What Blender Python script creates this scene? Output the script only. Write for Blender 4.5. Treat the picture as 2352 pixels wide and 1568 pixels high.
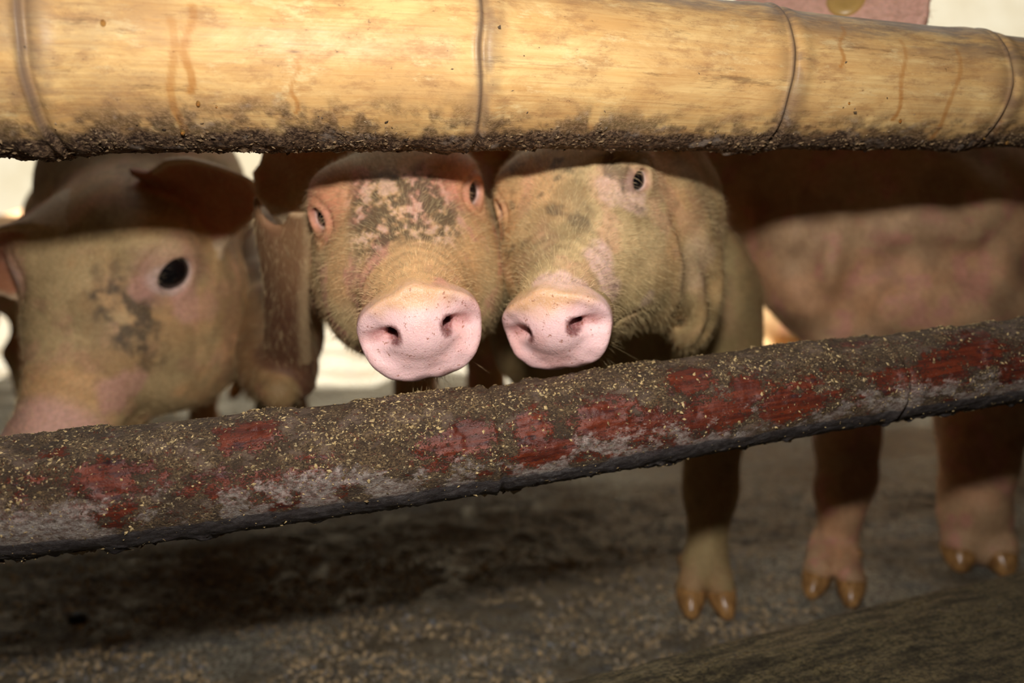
import bpy, math, random
import numpy as np
from mathutils import Vector, Matrix

random.seed(7)
RNG = np.random.default_rng(11)
scene = bpy.context.scene
for o in list(bpy.data.objects):
    bpy.data.objects.remove(o)
COL = scene.collection

# ------------------------------------------------------------------ camera
F = 1800.0                       # focal length in pixels of the 2352 px frame
CX, CY = 1176.0, 784.0
PITCH = math.radians(12.0)
CAM_H = 0.49
RIGHT = np.array([1.0, 0, 0])
FWD = np.array([0, math.cos(PITCH), -math.sin(PITCH)])
UP = np.array([0, math.sin(PITCH), math.cos(PITCH)])
CPOS = np.array([0, 0, CAM_H])
C2W = np.stack([RIGHT, FWD, UP], 1)          # columns: right, depth, up


def W(x, d, u):
    return CPOS + x * RIGHT + d * FWD + u * UP


def at(u, v, d):                 # point seen at pixel (u, v), d metres in front of the lens
    return W((u - CX) / F * d, d, (CY - v) / F * d)


cam = bpy.data.cameras.new('camera')
cam.sensor_width = 36.0
cam.lens = 36.0 * F / 2352.0
cam.clip_start = 0.01
cam.dof.use_dof = True
cam.dof.focus_distance = 0.47
cam.dof.aperture_fstop = 3.6
camo = bpy.data.objects.new('camera', cam)
COL.objects.link(camo)
camo.location = CPOS
camo.rotation_euler = (math.pi / 2 - PITCH, 0, 0)
scene.camera = camo

# ------------------------------------------------------------------ light
vs = scene.view_settings
vs.view_transform = 'Standard'
vs.look = 'None'
vs.gamma = 1.0
vs.use_curve_mapping = False
vs.exposure = 0.0

world = bpy.data.worlds.new('overcast_sky')
scene.world = world
world.use_nodes = True
bg = world.node_tree.nodes['Background']
bg.inputs[0].default_value = (1.0, 0.985, 0.93, 1)
bg.inputs[1].default_value = .8

fl = bpy.data.lights.new('camera_flash', 'AREA')       # the flash on top of the camera
fl.shape = 'RECTANGLE'
fl.size, fl.size_y = 0.046, 0.026
fl.energy = 3.75
fl.color = (1.0, 0.955, 0.89)
flo = bpy.data.objects.new('camera_flash', fl)
COL.objects.link(flo)
flo.location = W(0.0, 0.0, 0.136)
flo.rotation_euler = (math.pi / 2 - PITCH - 0.0, 0, 0)

# sun falling through a strip left open for it behind the added roof
sun = bpy.data.lights.new('sun', 'SUN')
sun.energy = 17.0
sun.angle = math.radians(1.5)
sun.color = (1.0, .96, .88)
so = bpy.data.objects.new('sun', sun)
COL.objects.link(so)
so.rotation_euler = Vector((-.12, .15, -.97)).to_track_quat('-Z', 'Y').to_euler()
so.location = (1.5, 2.5, 4)


# ------------------------------------------------------------------ helpers
def link(name, mesh, mats=(), parent=None):
    o = bpy.data.objects.new(name, mesh)
    COL.objects.link(o)
    for m in mats:
        mesh.materials.append(m)
    if parent is not None:
        o.parent = parent
    return o


def tag(o, label, cat, group=None, kind=None):
    o['label'] = label
    o['category'] = cat
    if group:
        o['group'] = group
    if kind:
        o['kind'] = kind
    return o


def mesh_np(name, V, Q, smooth=True):
    """mesh from float vertices and an (n,3) or (n,4) face array"""
    V = np.asarray(V, np.float32)
    Q = np.asarray(Q, np.int32)
    k = Q.shape[1]
    me = bpy.data.meshes.new(name)
    me.vertices.add(len(V))
    me.vertices.foreach_set('co', V.ravel())
    me.loops.add(Q.size)
    me.loops.foreach_set('vertex_index', Q.ravel())
    me.polygons.add(len(Q))
    me.polygons.foreach_set('loop_start', np.arange(0, Q.size, k, dtype=np.int32))
    me.update(calc_edges=True)
    me.polygons.foreach_set('use_smooth', np.full(len(Q), smooth, bool))
    me.validate()
    return me


def add_col(me, name, C):
    a = me.attributes.new(name, 'FLOAT_COLOR', 'POINT')
    C = np.asarray(C, np.float32)
    if C.shape[1] == 3:
        C = np.concatenate([C, np.ones((len(C), 1), np.float32)], 1)
    a.data.foreach_set('color', C.ravel())


def add_vec(me, name, C):
    a = me.attributes.new(name, 'FLOAT_VECTOR', 'POINT')
    a.data.foreach_set('vector', np.asarray(C, np.float32).ravel())


def add_flt(me, name, C):
    a = me.attributes.new(name, 'FLOAT', 'POINT')
    a.data.foreach_set('value', np.asarray(C, np.float32).ravel())


def srgb(r, g, b):
    f = lambda c: (c / 255 / 12.92) if c <= 10.3 else ((c / 255 + .055) / 1.055) ** 2.4
    return np.array([f(r), f(g), f(b)])


def _hash(i, j, k, seed):
    h = (i * 374761393 + j * 668265263 + k * 2147483647 + seed * 974634777) & 0xffffffff
    h = ((h ^ (h >> 13)) * 1274126177) & 0xffffffff
    h = (h ^ (h >> 16)) & 0xffff
    return h.astype(np.float32) / 65535.0


def vnoise(P, sc, seed=0):
    p = np.asarray(P, np.float64) * sc + 100.0
    i = np.floor(p).astype(np.int64)
    f = p - i
    f = f * f * (3 - 2 * f)
    r = 0
    for a in (0, 1):
        for b in (0, 1):
            for c in (0, 1):
                w = (f[:, 0] if a else 1 - f[:, 0]) * (f[:, 1] if b else 1 - f[:, 1]) * (f[:, 2] if c else 1 - f[:, 2])
                r = r + w * _hash(i[:, 0] + a, i[:, 1] + b, i[:, 2] + c, seed)
    return r


def fbm(P, sc, seed=0, octs=4):
    r, a, t = 0, 1.0, 0
    for o in range(octs):
        r = r + a * vnoise(P, sc * 2 ** o, seed + o)
        t += a
        a *= .55
    return r / t


def sstep(a, b, x):
    t = np.clip((x - a) / (b - a), 0, 1)
    return t * t * (3 - 2 * t)


def mix(a, b, t):
    t = np.asarray(t)[:, None]
    return np.asarray(a) * (1 - t) + np.asarray(b) * t


# ------------------------------------------------------------------ implicit surfaces
def nrm(v):
    return v / np.maximum(np.linalg.norm(v, axis=-1, keepdims=True), 1e-9)


def ell(p, c, r, R=None):
    q = p - np.asarray(c, np.float32)
    if R is not None:
        q = q @ np.asarray(R, np.float32)
    r = np.asarray(r, np.float32)
    a = q / r
    k0 = np.sqrt((a * a).sum(1))
    b = a / r
    k1 = np.sqrt((b * b).sum(1))
    return k0 * (k0 - 1) / np.maximum(k1, 1e-6)


def cap(p, a, b, ra, rb):
    a = np.asarray(a, np.float32)
    b = np.asarray(b, np.float32)
    ab = b - a
    t = np.clip(((p - a) @ ab) / max(float(ab @ ab), 1e-9), 0, 1)
    d = p - a - t[:, None] * ab
    return np.sqrt((d * d).sum(1)) - (ra + (rb - ra) * t)


def smin(a, b, k):
    h = np.maximum(k - np.abs(a - b), 0) / k
    return np.minimum(a, b) - h * h * k * .25


def smax(a, b, k):
    return -smin(-a, -b, k)


def chain(p, pts, k=.04):
    d = None
    for (a, ra), (b, rb) in zip(pts[:-1], pts[1:]):
        e = cap(p, a, b, ra, rb)
        d = e if d is None else smin(d, e, k)
    return d


def axis(lo, hi, f0, f1, hf, hc, grow=1.12):
    xs = list(np.arange(f0, f1 + hf, hf))
    h, x = hf, xs[-1]
    while x < hi:
        h = min(h * grow, hc)
        x += h
        xs.append(x)
    h, x, pre = hf, xs[0], []
    while x > lo:
        h = min(h * grow, hc)
        x -= h
        pre.append(x)
    xs = pre[::-1] + xs
    while (len(xs) - 1) % 4:
        xs.append(xs[-1] + hc)
    return np.array(xs, np.float32)


def grad(sdf, P, e=.0006):
    K = np.array([[1, -1, -1], [-1, -1, 1], [-1, 1, -1], [1, 1, 1]], np.float32)
    g = 0
    for k in K:
        g = g + k * sdf(P + k * e)[:, None]
    return g / (4 * e)


def polygonise(sdf, X, Y, Z, proj=2):
    nx, ny, nz = len(X), len(Y), len(Z)
    V = np.full((nx, ny, nz), np.nan, np.float32)
    B = 4
    bx, by, bz = (nx - 1) // B, (ny - 1) // B, (nz - 1) // B
    cx = (X[0:-1:B] + X[B::B]) / 2
    cy = (Y[0:-1:B] + Y[B::B]) / 2
    cz = (Z[0:-1:B] + Z[B::B]) / 2
    dx, dy, dz = X[B::B] - X[0:-1:B], Y[B::B] - Y[0:-1:B], Z[B::B] - Z[0:-1:B]
    G = np.stack(np.meshgrid(cx, cy, cz, indexing='ij'), -1).reshape(-1, 3).astype(np.float32)
    D = np.stack(np.meshgrid(dx, dy, dz, indexing='ij'), -1).reshape(-1, 3)
    cd = sdf(G)
    act = np.abs(cd) < np.linalg.norm(D, axis=1) * .9 + .006
    act = act.reshape(bx, by, bz)
    sgn = np.where(cd < 0, -1.0, 1.0).astype(np.float32).reshape(bx, by, bz)
    idx = np.stack(np.nonzero(act), 1)
    r = np.arange(B + 1)
    O = np.stack(np.meshgrid(r, r, r, indexing='ij'), -1).reshape(-1, 3)
    ids = (idx[:, None, :] * B + O[None]).reshape(-1, 3)
    flat = np.unique((ids[:, 0] * ny + ids[:, 1]) * nz + ids[:, 2])
    P = np.stack([X[flat // (ny * nz)], Y[(flat // nz) % ny], Z[flat % nz]], 1).astype(np.float32)
    vals = np.concatenate([sdf(P[i:i + 400000]) for i in range(0, len(P), 400000)])
    V.ravel()[flat] = vals
    act_c = np.repeat(np.repeat(np.repeat(act, B, 0), B, 1), B, 2)      # cells
    S = V < 0
    c8 = [S[i:nx - 1 + i, j:ny - 1 + j, k:nz - 1 + k] for i in (0, 1) for j in (0, 1) for k in (0, 1)]
    tot = sum(c.astype(np.uint8) for c in c8)
    cell = act_c & (tot > 0) & (tot < 8)
    ci, cj, ck = np.nonzero(cell)
    n = len(ci)
    index = np.full(cell.shape, -1, np.int64)
    index[ci, cj, ck] = np.arange(n)
    acc = np.zeros((n, 3), np.float32)
    cnt = np.zeros(n, np.float32)
    corners = [(i, j, k) for i in (0, 1) for j in (0, 1) for k in (0, 1)]
    for a in corners:
        for ax in range(3):
            if a[ax]:
                continue
            b = list(a)
            b[ax] = 1
            va = V[ci + a[0], cj + a[1], ck + a[2]]
            vb = V[ci + b[0], cj + b[1], ck + b[2]]
            m = (va < 0) != (vb < 0)
            t = np.where(m, va / np.where(m, va - vb, 1), 0)
            pa = np.stack([X[ci + a[0]], Y[cj + a[1]], Z[ck + a[2]]], 1)
            pb = np.stack([X[ci + b[0]], Y[cj + b[1]], Z[ck + b[2]]], 1)
            acc += np.where(m[:, None], pa + t[:, None] * (pb - pa), 0)
            cnt += m
    vert = acc / np.maximum(cnt, 1)[:, None]
    quads = []
    for ax in range(3):
        o1, o2 = [(1, 2), (2, 0), (0, 1)][ax]
        sl0 = [slice(0, None)] * 3
        sl0[ax] = slice(0, -1)
        sl1 = [slice(0, None)] * 3
        sl1[ax] = slice(1, None)
        sa, sb = S[tuple(sl0)], S[tuple(sl1)]
        e = np.stack(np.nonzero(sa != sb), 1)
        ok = (e[:, o1] > 0) & (e[:, o2] > 0) & (e[:, o1] < V.shape[o1] - 1) & (e[:, o2] < V.shape[o2] - 1)
        e = e[ok]
        q = []
        for s1, s2 in ((0, 0), (-1, 0), (-1, -1), (0, -1)):
            f = e.copy()
            f[:, o1] += s1
            f[:, o2] += s2
            q.append(index[f[:, 0], f[:, 1], f[:, 2]])
        q = np.stack(q, 1)
        inside = sa[e[:, 0], e[:, 1], e[:, 2]]
        q[~inside] = q[~inside][:, ::-1]
        quads.append(q[(q >= 0).all(1)])
    quads = np.concatenate(quads)
    for _ in range(proj):
        g = grad(sdf, vert)
        d = sdf(vert)
        step = -d[:, None] * g / np.maximum((g * g).sum(1), .2)[:, None]
        ln = np.linalg.norm(step, axis=1, keepdims=True)
        vert = vert + step * np.minimum(1, .0025 / np.maximum(ln, 1e-9))
    return vert, quads


def march(sdf, u, v, d0=.4, d1=2.5):
    """point of the implicit surface met by the view ray through pixel (u, v)"""
    d = d0
    dirn = at(u, v, 1.0) - CPOS
    for _ in range(120):
        p = (CPOS + dirn * d)[None].astype(np.float32)
        s = float(sdf(p)[0])
        if s < .0008:
            return p[0]
        d += s * .6
        if d > d1:
            break
    return (CPOS + dirn * d).astype(np.float32)


def rot_cam(y, p, r):
    y, p, r = map(math.radians, (y, p, r))
    cy, sy, cp, sp, cr, sr = math.cos(y), math.sin(y), math.cos(p), math.sin(p), math.cos(r), math.sin(r)
    Rz = np.array([[cy, -sy, 0], [sy, cy, 0], [0, 0, 1]])
    Rx = np.array([[1, 0, 0], [0, cp, -sp], [0, sp, cp]])
    Ry = np.array([[cr, 0, sr], [0, 1, 0], [-sr, 0, cr]])
    return Rz @ Rx @ Ry


# ------------------------------------------------------------------ node helpers
class NT:
    def __init__(s, name):
        s.m = bpy.data.materials.new(name)
        s.m.use_nodes = True
        s.t = s.m.node_tree
        s.b = s.t.nodes['Principled BSDF']

    def n(s, typ, **kw):
        nd = s.t.nodes.new(typ)
        for k, v in kw.items():
            setattr(nd, k, v)
        return nd

    def l(s, a, b):
        s.t.links.new(a, b)

    def setin(s, nd, key, v):
        if hasattr(v, 'is_linked') or isinstance(v, bpy.types.NodeSocket):
            s.l(v, nd.inputs[key])
        else:
            nd.inputs[key].default_value = v

    def attr(s, name):
        return s.n('ShaderNodeAttribute', attribute_name=name)

    def coord(s, out='Object'):
        return s.n('ShaderNodeTexCoord').outputs[out]

    def mapping(s, vec, scale=(1, 1, 1), loc=(0, 0, 0)):
        m = s.n('ShaderNodeMapping')
        s.l(vec, m.inputs[0])
        m.inputs['Scale'].default_value = scale
        m.inputs['Location'].default_value = loc
        return m.outputs[0]

    def noise(s, vec, scale, detail=5, rough=.6, dist=0.0):
        n = s.n('ShaderNodeTexNoise')
        s.l(vec, n.inputs['Vector'])
        n.inputs['Scale'].default_value = scale
        n.inputs['Detail'].default_value = detail
        n.inputs['Roughness'].default_value = rough
        n.inputs['Distortion'].default_value = dist
        return n.outputs['Fac']

    def voro(s, vec, scale, feature='F1', out='Distance'):
        n = s.n('ShaderNodeTexVoronoi', feature=feature)
        s.l(vec, n.inputs['Vector'])
        n.inputs['Scale'].default_value = scale
        return n.outputs[out]

    def ramp(s, fac, a, b, lo=0.0, hi=1.0):
        r = s.n('ShaderNodeMapRange', interpolation_type='SMOOTHSTEP')
        s.setin(r, 'Value', fac)
        r.inputs['From Min'].default_value = a
        r.inputs['From Max'].default_value = b
        r.inputs['To Min'].default_value = lo
        r.inputs['To Max'].default_value = hi
        return r.outputs[0]

    def math(s, op, a, b=0.0, clamp=False):
        m = s.n('ShaderNodeMath', operation=op, use_clamp=clamp)
        s.setin(m, 0, a)
        s.setin(m, 1, b)
        return m.outputs[0]

    def mix(s, fac, a, b, mode='MIX'):
        m = s.n('ShaderNodeMix', data_type='RGBA', blend_type=mode)
        s.setin(m, 0, fac)
        for k, v in ((6, a), (7, b)):
            if isinstance(v, bpy.types.NodeSocket):
                s.l(v, m.inputs[k])
            else:
                m.inputs[k].default_value = tuple(v)[:3] + (1,)
        return m.outputs[2]

    def bump(s, h, strength, dist=.001):
        b = s.n('ShaderNodeBump')
        s.setin(b, 'Height', h)
        b.inputs['Strength'].default_value = strength
        b.inputs['Distance'].default_value = dist
        s.l(b.outputs[0], s.b.inputs['Normal'])

    def base(s, c):
        s.setin(s.b, 'Base Color', c if isinstance(c, bpy.types.NodeSocket) else tuple(c)[:3] + (1,))

    def rough(s, v):
        s.setin(s.b, 'Roughness', v)


def mat_skin():
    m = NT('pig_skin')
    a = m.attr('tint')
    k = m.attr('mask').outputs['Color']            # r: wet rostral disc / lips   g: mud
    sep = m.n('ShaderNodeSeparateColor')
    m.l(k, sep.inputs[0])
    wet, mud = sep.outputs[0], sep.outputs[1]
    co = m.coord()
    n1 = m.noise(co, 260, 4, .65)
    n2 = m.noise(co, 900, 3, .6)
    c = m.mix(m.ramp(n1, .35, .7, 0, .32), a.outputs['Color'], (0.24, .120, .045))
    c = m.mix(m.math('MULTIPLY', m.ramp(n2, .62, .75), .45), c, (0.10, .05, .02))
    c2 = m.mix(m.math('MULTIPLY', m.ramp(m.noise(co, 300, 4, .7), .60, .67), .8), a.outputs['Color'], srgb(150, 80, 40))
    c2 = m.mix(m.ramp(m.noise(co, 700, 3, .5), .45, .62, 0, .2), c2, srgb(250, 215, 205))
    c = m.mix(wet, c, c2)
    m.base(c)
    m.rough(m.math('SUBTRACT', .62, m.math('MULTIPLY', wet, .27)))
    m.b.inputs['Specular IOR Level'].default_value = .38
    m.b.inputs['Subsurface Weight'].default_value = .12
    m.b.inputs['Subsurface Radius'].default_value = (1.0, .35, .2)
    m.b.inputs['Subsurface Scale'].default_value = .004
    h = m.math('ADD', m.math('MULTIPLY', n1, .5), m.math('MULTIPLY', n2, .4))
    m.bump(h, .7, .0014)
    return m.m


def mat_hair():
    m = NT('pig_bristle')
    a = m.attr('hcol')
    m.base(a.outputs['Color'])
    m.rough(.45)
    m.b.inputs['Specular IOR Level'].default_value = .3
    return m.m


def mat_plain(name, col, rough=.5, spec=.5, **kw):
    m = NT(name)
    m.base(col)
    m.rough(rough)
    m.b.inputs['Specular IOR Level'].default_value = spec
    for k, v in kw.items():
        m.b.inputs[k].default_value = v
    return m.m


SKIN = mat_skin()
HAIR = mat_hair()
EYE = mat_plain('wet_dark_eye', (.006, .005, .006), .04, .6)


def mat_hoof():
    m = NT('horn_hoof')
    co = m.coord()
    n = m.noise(m.mapping(co, (60, 60, 14)), 3, 5, .6)
    m.base(m.mix(m.ramp(n, .3, .75), srgb(196, 148, 92), srgb(122, 86, 52)))
    m.rough(.25)
    m.bump(n, .3, .001)
    return m.m


HOOF = mat_hoof()

# palette of the pigs (albedo)
TAN = srgb(224, 176, 124)
YEL = srgb(210, 180, 132)
PINK = srgb(226, 160, 138)
PALE = srgb(236, 196, 180)
DISC = srgb(240, 198, 198)
MUD = srgb(82, 70, 56)
OLIVE = srgb(138, 116, 78)


# ------------------------------------------------------------------ pig anatomy
def rot2(deg):
    c, s = math.cos(math.radians(deg)), math.sin(math.radians(deg))
    return np.array([[c, 0, -s], [0, 1, 0], [s, 0, c]], np.float32)


class Head:
    """head frame: origin at the middle of the rostral disc, +y into the head, +z up, +x the pig's left"""
    EYE = np.array([.056, .156, .060])

    def __init__(s, pos, y, p, r, sc, fold=0.0, jowl=1.0, disc=(.045, .0375), eyescale=1.0):
        s.R = (C2W @ rot_cam(y, p, r)).astype(np.float32)
        s.c = W(*pos).astype(np.float32)
        s.s = sc
        s.fold = fold
        s.jowl = jowl
        s.disc = disc
        s.es = eyescale

    def loc(s, P):
        return ((P - s.c) @ s.R) / s.s

    def wp(s, *l):
        return s.c + s.R @ np.array(l, np.float32) * s.s

    def discmask(s, p):
        x, y, z = p.T
        rr = s.discr(p)
        return rr, y

    def discr(s, p):
        x, z = p[:, 0], p[:, 2] + .002
        th = np.arctan2(z, np.abs(x))
        a, b = s.disc
        # rounded shield: broad below the middle, shoulders sloping up to a blunt top
        k = 1 + .05 * np.sin(2 * th - .5) - .10 * sstep(.35, 1.2, th) * sstep(1.6, 1.1, th) - .085 * sstep(.1, .8, th)
        k = k + .03 * np.exp(-((th + .75) / .42) ** 2)
        notch = 1 - .10 * np.exp(-(x / .0055) ** 2) * (z < 0)
        return np.sqrt((x / a) ** 2 + (z / b) ** 2) / (k * notch)

    def sdf(s, P):
        p = s.loc(P)
        ax = p.copy()
        ax[:, 0] = np.abs(ax[:, 0])
        x, y, z = p.T
        d = cap(p, (0, .022, .001), (0, .115, .014), .0375, .054)
        d = smin(d, ell(p, (0, .185, .042), (.070, .088, .064)), .035)
        d = smin(d, ell(ax, (.038, .150, -.010), (.044, .072, .056)), .03)
        d = smin(d, ell(p, (0, .205, -.045), (.080 * s.jowl, .085, .056)), .04)
        d = smin(d, cap(p, (0, .034, -.030), (0, .15, -.052), .021, .044), .014)
        d = smin(d, ell(ax, (.048, .170, .074), (.026, .032, .022)), .03)
        # lids and eye opening
        E = s.EYE
        Re = np.array([[.86, .42, -.30], [-.42, .90, .12], [.30, .02, .95]], np.float32)
        q = (ax - E.astype(np.float32)) @ np.array([[.80, .52, -.28], [-.60, .70, -.40], [.0, .49, .87]], np.float32)
        d = smin(d, ell(q, (.001, 0, 0), (.0165 * s.es, .020 * s.es, .0140 * s.es)), .014)
        d = smax(d, -ell(q, (.017 * s.es, 0, 0), (.020, .0126 * s.es, (.0110 * s.es ** .9))), .004)
        # crease round the eye
        d = smax(d, -(np.abs(np.sqrt((q[:, 1] / 1.25) ** 2 + q[:, 2] ** 2) - .0195 * s.es) * .9 + np.abs(d) * .9 - .0015), .004)
        # mouth line
        d = smax(d, -ell(ax, (.040, .062, -.046), (.012, .036, .0010)), .006)
        # wrinkles over the muzzle
        wr = sstep(.02, .035, y) * sstep(.10, .06, y) * sstep(.0, .03, z)
        d = d + .00035 * wr * np.sin(y * 2 * math.pi / .0135 + 4 * np.abs(x) / .05)
        # low lumps
        d = d + .0022 * np.sin(x * 61 + 1.3) * np.sin(y * 53 + .4) * np.sin(z * 57 + 2.0)
        # rostral disc
        rr = s.discr(p)
        r2 = x * x + z * z
        fz_ = .0085 * sstep(.002, .034, z) + .0075 * sstep(-.003, -.024, z) * sstep(-.046, -.032, z)
        yy = y + fz_ - 2.6 * r2 + .0006 * np.sin(x * 300) * np.sin(z * 280)
        w = np.stack([(rr - 1) * .035 + .004, np.abs(yy - .0105) - .0105 + .004], 1)
        dd = np.minimum(w.max(1), 0) + np.sqrt((np.maximum(w, 0) ** 2).sum(1)) - .004
        d = smin(d, dd, .006)
        # nostrils with the comma-shaped groove running outwards
        hole = ell(ax @ rot2(18), np.array([.0195, .004, .0035]) @ rot2(18), (.0032, .020, .0052))
        comma = cap(ax, (.0205, -.0006, .0025), (.041, .0020, -.002), .0058, .0044)
        d = smax(d, -comma, .007)
        d = smax(d, -hole, .004)
        d = smax(d, -cap(p, (0, -.003, -.0470), (0, -.0085, -.030), .0040, .0008), .005)
        return d * s.s

    def paint(s, P, C, M, dirt=None):
        p = s.loc(P)
        x, y, z = p.T
        rr = s.discr(p)
        on = sstep(1.06, .97, rr + np.maximum(y - .012, 0) * 14)
        top = sstep(.012, .030, z + .006 * (vnoise(P, 160, 5) - .5))
        dc = mix(DISC, srgb(234, 178, 172), sstep(.4, .7, fbm(P, 60, 3)) * .7)
        dc = mix(dc, srgb(222, 172, 110), top * .75)
        hole = sstep(1.25, .9, np.sqrt(((np.abs(x) - .0195) / .0052) ** 2 + ((z - .0035) / .0078) ** 2))
        dc = mix(dc, srgb(120, 60, 60), hole * .9)
        com = sstep(.007, .003, np.abs(z - .0025 + .12 * (np.abs(x) - .02))) * sstep(.018, .024, np.abs(x)) * sstep(.042, .034, np.abs(x))
        dc = mix(dc, srgb(190, 125, 120), com * .7)
        C = mix(C, 0, np.zeros(len(C)))
        C = C * (1 - on[:, None]) + dc * on[:, None]
        M[:, 0] = np.maximum(M[:, 0], on)
        # eyelid skin
        q = np.stack([np.abs(x), y, z], 1) - s.EYE
        e = np.linalg.norm(q * np.array([1, .8, 1]), axis=1)
        C = mix(C, srgb(205, 150, 140), sstep(.026 * s.es, .016 * s.es, e) * .6)
        C = mix(C, srgb(240, 216, 208), sstep(.0185 * s.es, .0165 * s.es, e) * .55)
        return C, M

    def eyes(s, parent):
        for sx in (-1, 1):
            e = s.EYE.copy()
            e[0] *= sx
            o = link('eye', ball('eye', .0142 * s.s, 24, 16), (EYE,), parent)
            o.location = s.wp(e[0] + sx * .0012, e[1] - .001, e[2])


def ball(name, r, n=24, m=16, sx=1, sy=1, sz=1):
    V, Q = [], []
    for j in range(m + 1):
        t = math.pi * j / m
        for i in range(n):
            a = 2 * math.pi * i / n
            V.append((r * sx * math.sin(t) * math.cos(a), r * sy * math.sin(t) * math.sin(a), r * sz * math.cos(t)))
    for j in range(m):
        for i in range(n):
            Q.append((j * n + i, (j + 1) * n + i, (j + 1) * n + (i + 1) % n, j * n + (i + 1) % n))
    return mesh_np(name, V, Q)


class Ear:
    """thin leathery pinna: base -> tip along u, side = width axis, curl/bend shape the sheet"""

    def __init__(s, base, tip, face, half, curl=8.0, bend=0.0, th=.0032, pts=None, roll=0.0, wav=.004):
        s.b = np.asarray(base, np.float32)
        t = np.asarray(tip, np.float32)
        s.L = float(np.linalg.norm(t - s.b))
        s.u = (t - s.b) / s.L
        f = np.asarray(face, np.float32)
        f = f - (f @ s.u) * s.u
        s.w = f / np.linalg.norm(f)
        s.v = np.cross(s.w, s.u)
        s.half, s.curl, s.bend, s.th, s.roll, s.wav = half, curl, bend, th, roll, wav
        s.pts = pts or [(0, .55), (.2, .9), (.4, 1.0), (.65, .78), (.85, .45), (1.0, .12)]

    def co(s, P):
        q = P - s.b
        return q @ s.u, q @ s.v, q @ s.w

    def sdf(s, P):
        u, v, w = s.co(P)
        t = u / s.L
        hw = np.interp(t, [a for a, _ in s.pts], [b for _, b in s.pts]).astype(np.float32) * s.half
        vv = np.clip(v, -1.3 * s.half, 1.3 * s.half)
        w0 = s.curl * vv * vv + s.bend * t * t + s.wav * np.sin(t * 7 + vv / s.half * 2) + s.roll * vv
        sl = 2 * s.curl * vv + s.roll
        sheet = np.abs(w - w0) / np.sqrt(1 + sl * sl) - s.th * (1.5 - .8 * np.clip(t, 0, 1))
        out = np.maximum((np.abs(v) - hw) * .8, np.maximum(-u - .02, u - s.L))
        return smax(sheet, out, .006)


def leg(p, pts, k=.03):
    return chain(p, [(np.asarray(a, np.float32), r) for a, r in pts], k)


def build_pig(name, sdf, X, Y, Z, colour, label, hairs=0, flow=None, hair_len=.008, hair_r=.000085, hair_ok=None, group='pigs in the pen', longs=None, hseed=1, hcol=None):
    V, Q = polygonise(sdf, X, Y, Z)
    if not name:
        return None
    C, M = colour(V)
    # origin on the floor under the body
    org = np.array([V[:, 0].mean(), V[:, 1].mean(), V[:, 2].min()])
    me = mesh_np(name, V - org, Q)
    if len(me.vertices) == len(V):
        add_col(me, 'tint', C)
        add_col(me, 'mask', M)
    o = link(name, me, (SKIN,))
    o.location = org
    tag(o, label, 'pig', group)
    bpy.context.view_layer.update()
    if hairs:
        rng = np.random.default_rng(hseed)
        A = V[Q]
        n = np.cross(A[:, 2] - A[:, 0], A[:, 3] - A[:, 1])
        ar = np.linalg.norm(n, axis=1) / 2
        n = n / np.maximum(ar * 2, 1e-12)[:, None]
        cen = A.mean(1)
        toc = nrm(CPOS - cen)
        wgt = ar * ((n * toc).sum(1) > -.35)
        msk = M[Q].mean(1)
        wgt = wgt * (msk[:, 0] < .25)
        if hair_ok is not None:
            wgt = wgt * hair_ok(cen)
        dens = np.clip(.65 / np.linalg.norm(cen - CPOS, axis=1), .3, 1.2) ** 2
        wgt = wgt * dens
        f = rng.choice(len(Q), hairs, p=wgt / wgt.sum())
        a, b = rng.random((2, hairs, 1))
        root = (A[f, 0] * (1 - a) + A[f, 1] * a) * (1 - b) + (A[f, 3] * (1 - a) + A[f, 2] * a) * b
        nn = n[f]
        fl_ = flow(root)
        fl_ = fl_ - (fl_ * nn).sum(1, keepdims=True) * nn
        fl_ = nrm(fl_)
        ln = hair_len * rng.uniform(.5, 1.3, hairs)
        lift = rng.uniform(.12, .5, (hairs, 1))
        rr = np.full(hairs, hair_r)
        if longs is not None:
            lm = longs(root) * rng.random(hairs)
            big = lm > .60
            ln[big] = rng.uniform(.010, .030, big.sum())
            lift[big] = rng.uniform(.5, 1.4, (big.sum(), 1))
            rr[big] *= .85
        d = nrm(fl_ + lift * nn + rng.normal(0, .20, (hairs, 3)))
        bendv = rng.normal(0, .18, (hairs, 3)) + np.array([0, 0, -.15])
        bendv = bendv - np.minimum((bendv * nn).sum(1, keepdims=True), 0) * nn * .8
        K = 4
        pts = np.zeros((hairs, K, 3), np.float32)
        for i in range(K):
            t = i / (K - 1)
            pts[:, i] = root - nn * .0004 + d * (ln * t)[:, None] + bendv * (ln * t * t)[:, None]
        hc = bpy.data.hair_curves.new('bristles')
        hc.add_curves([K] * hairs)
        hc.attributes['position'].data.foreach_set('vector', (pts - org.astype(np.float32)).ravel())
        ra = hc.attributes.get('radius') or hc.attributes.new('radius', 'FLOAT', 'POINT')
        ra.data.foreach_set('value', (rr[:, None] * np.array([1.0, .9, .7, .15])).astype(np.float32).ravel())
        ca = hc.attributes.new('hcol', 'FLOAT_COLOR', 'CURVE')
        base = C[Q[f, 0]]
        blond = np.array(hcol if hcol is not None else srgb(222, 198, 150))
        hcv = base * .35 + blond * .65
        hcv = hcv * rng.uniform(.55, 1.5, (hairs, 1))
        ca.data.foreach_set('color', np.concatenate([hcv, np.ones((hairs, 1))], 1).astype(np.float32).ravel())
        ho = bpy.data.objects.new('bristles', hc)
        COL.objects.link(ho)
        hc.materials.append(HAIR)
        ho.parent = o
        ho['kind'] = 'stuff'
        ho['label'] = 'short blond bristles'
    return o


def put(child, parent, loc):
    child.parent = parent
    child.location = np.asarray(loc) - np.asarray(parent.location)


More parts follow.
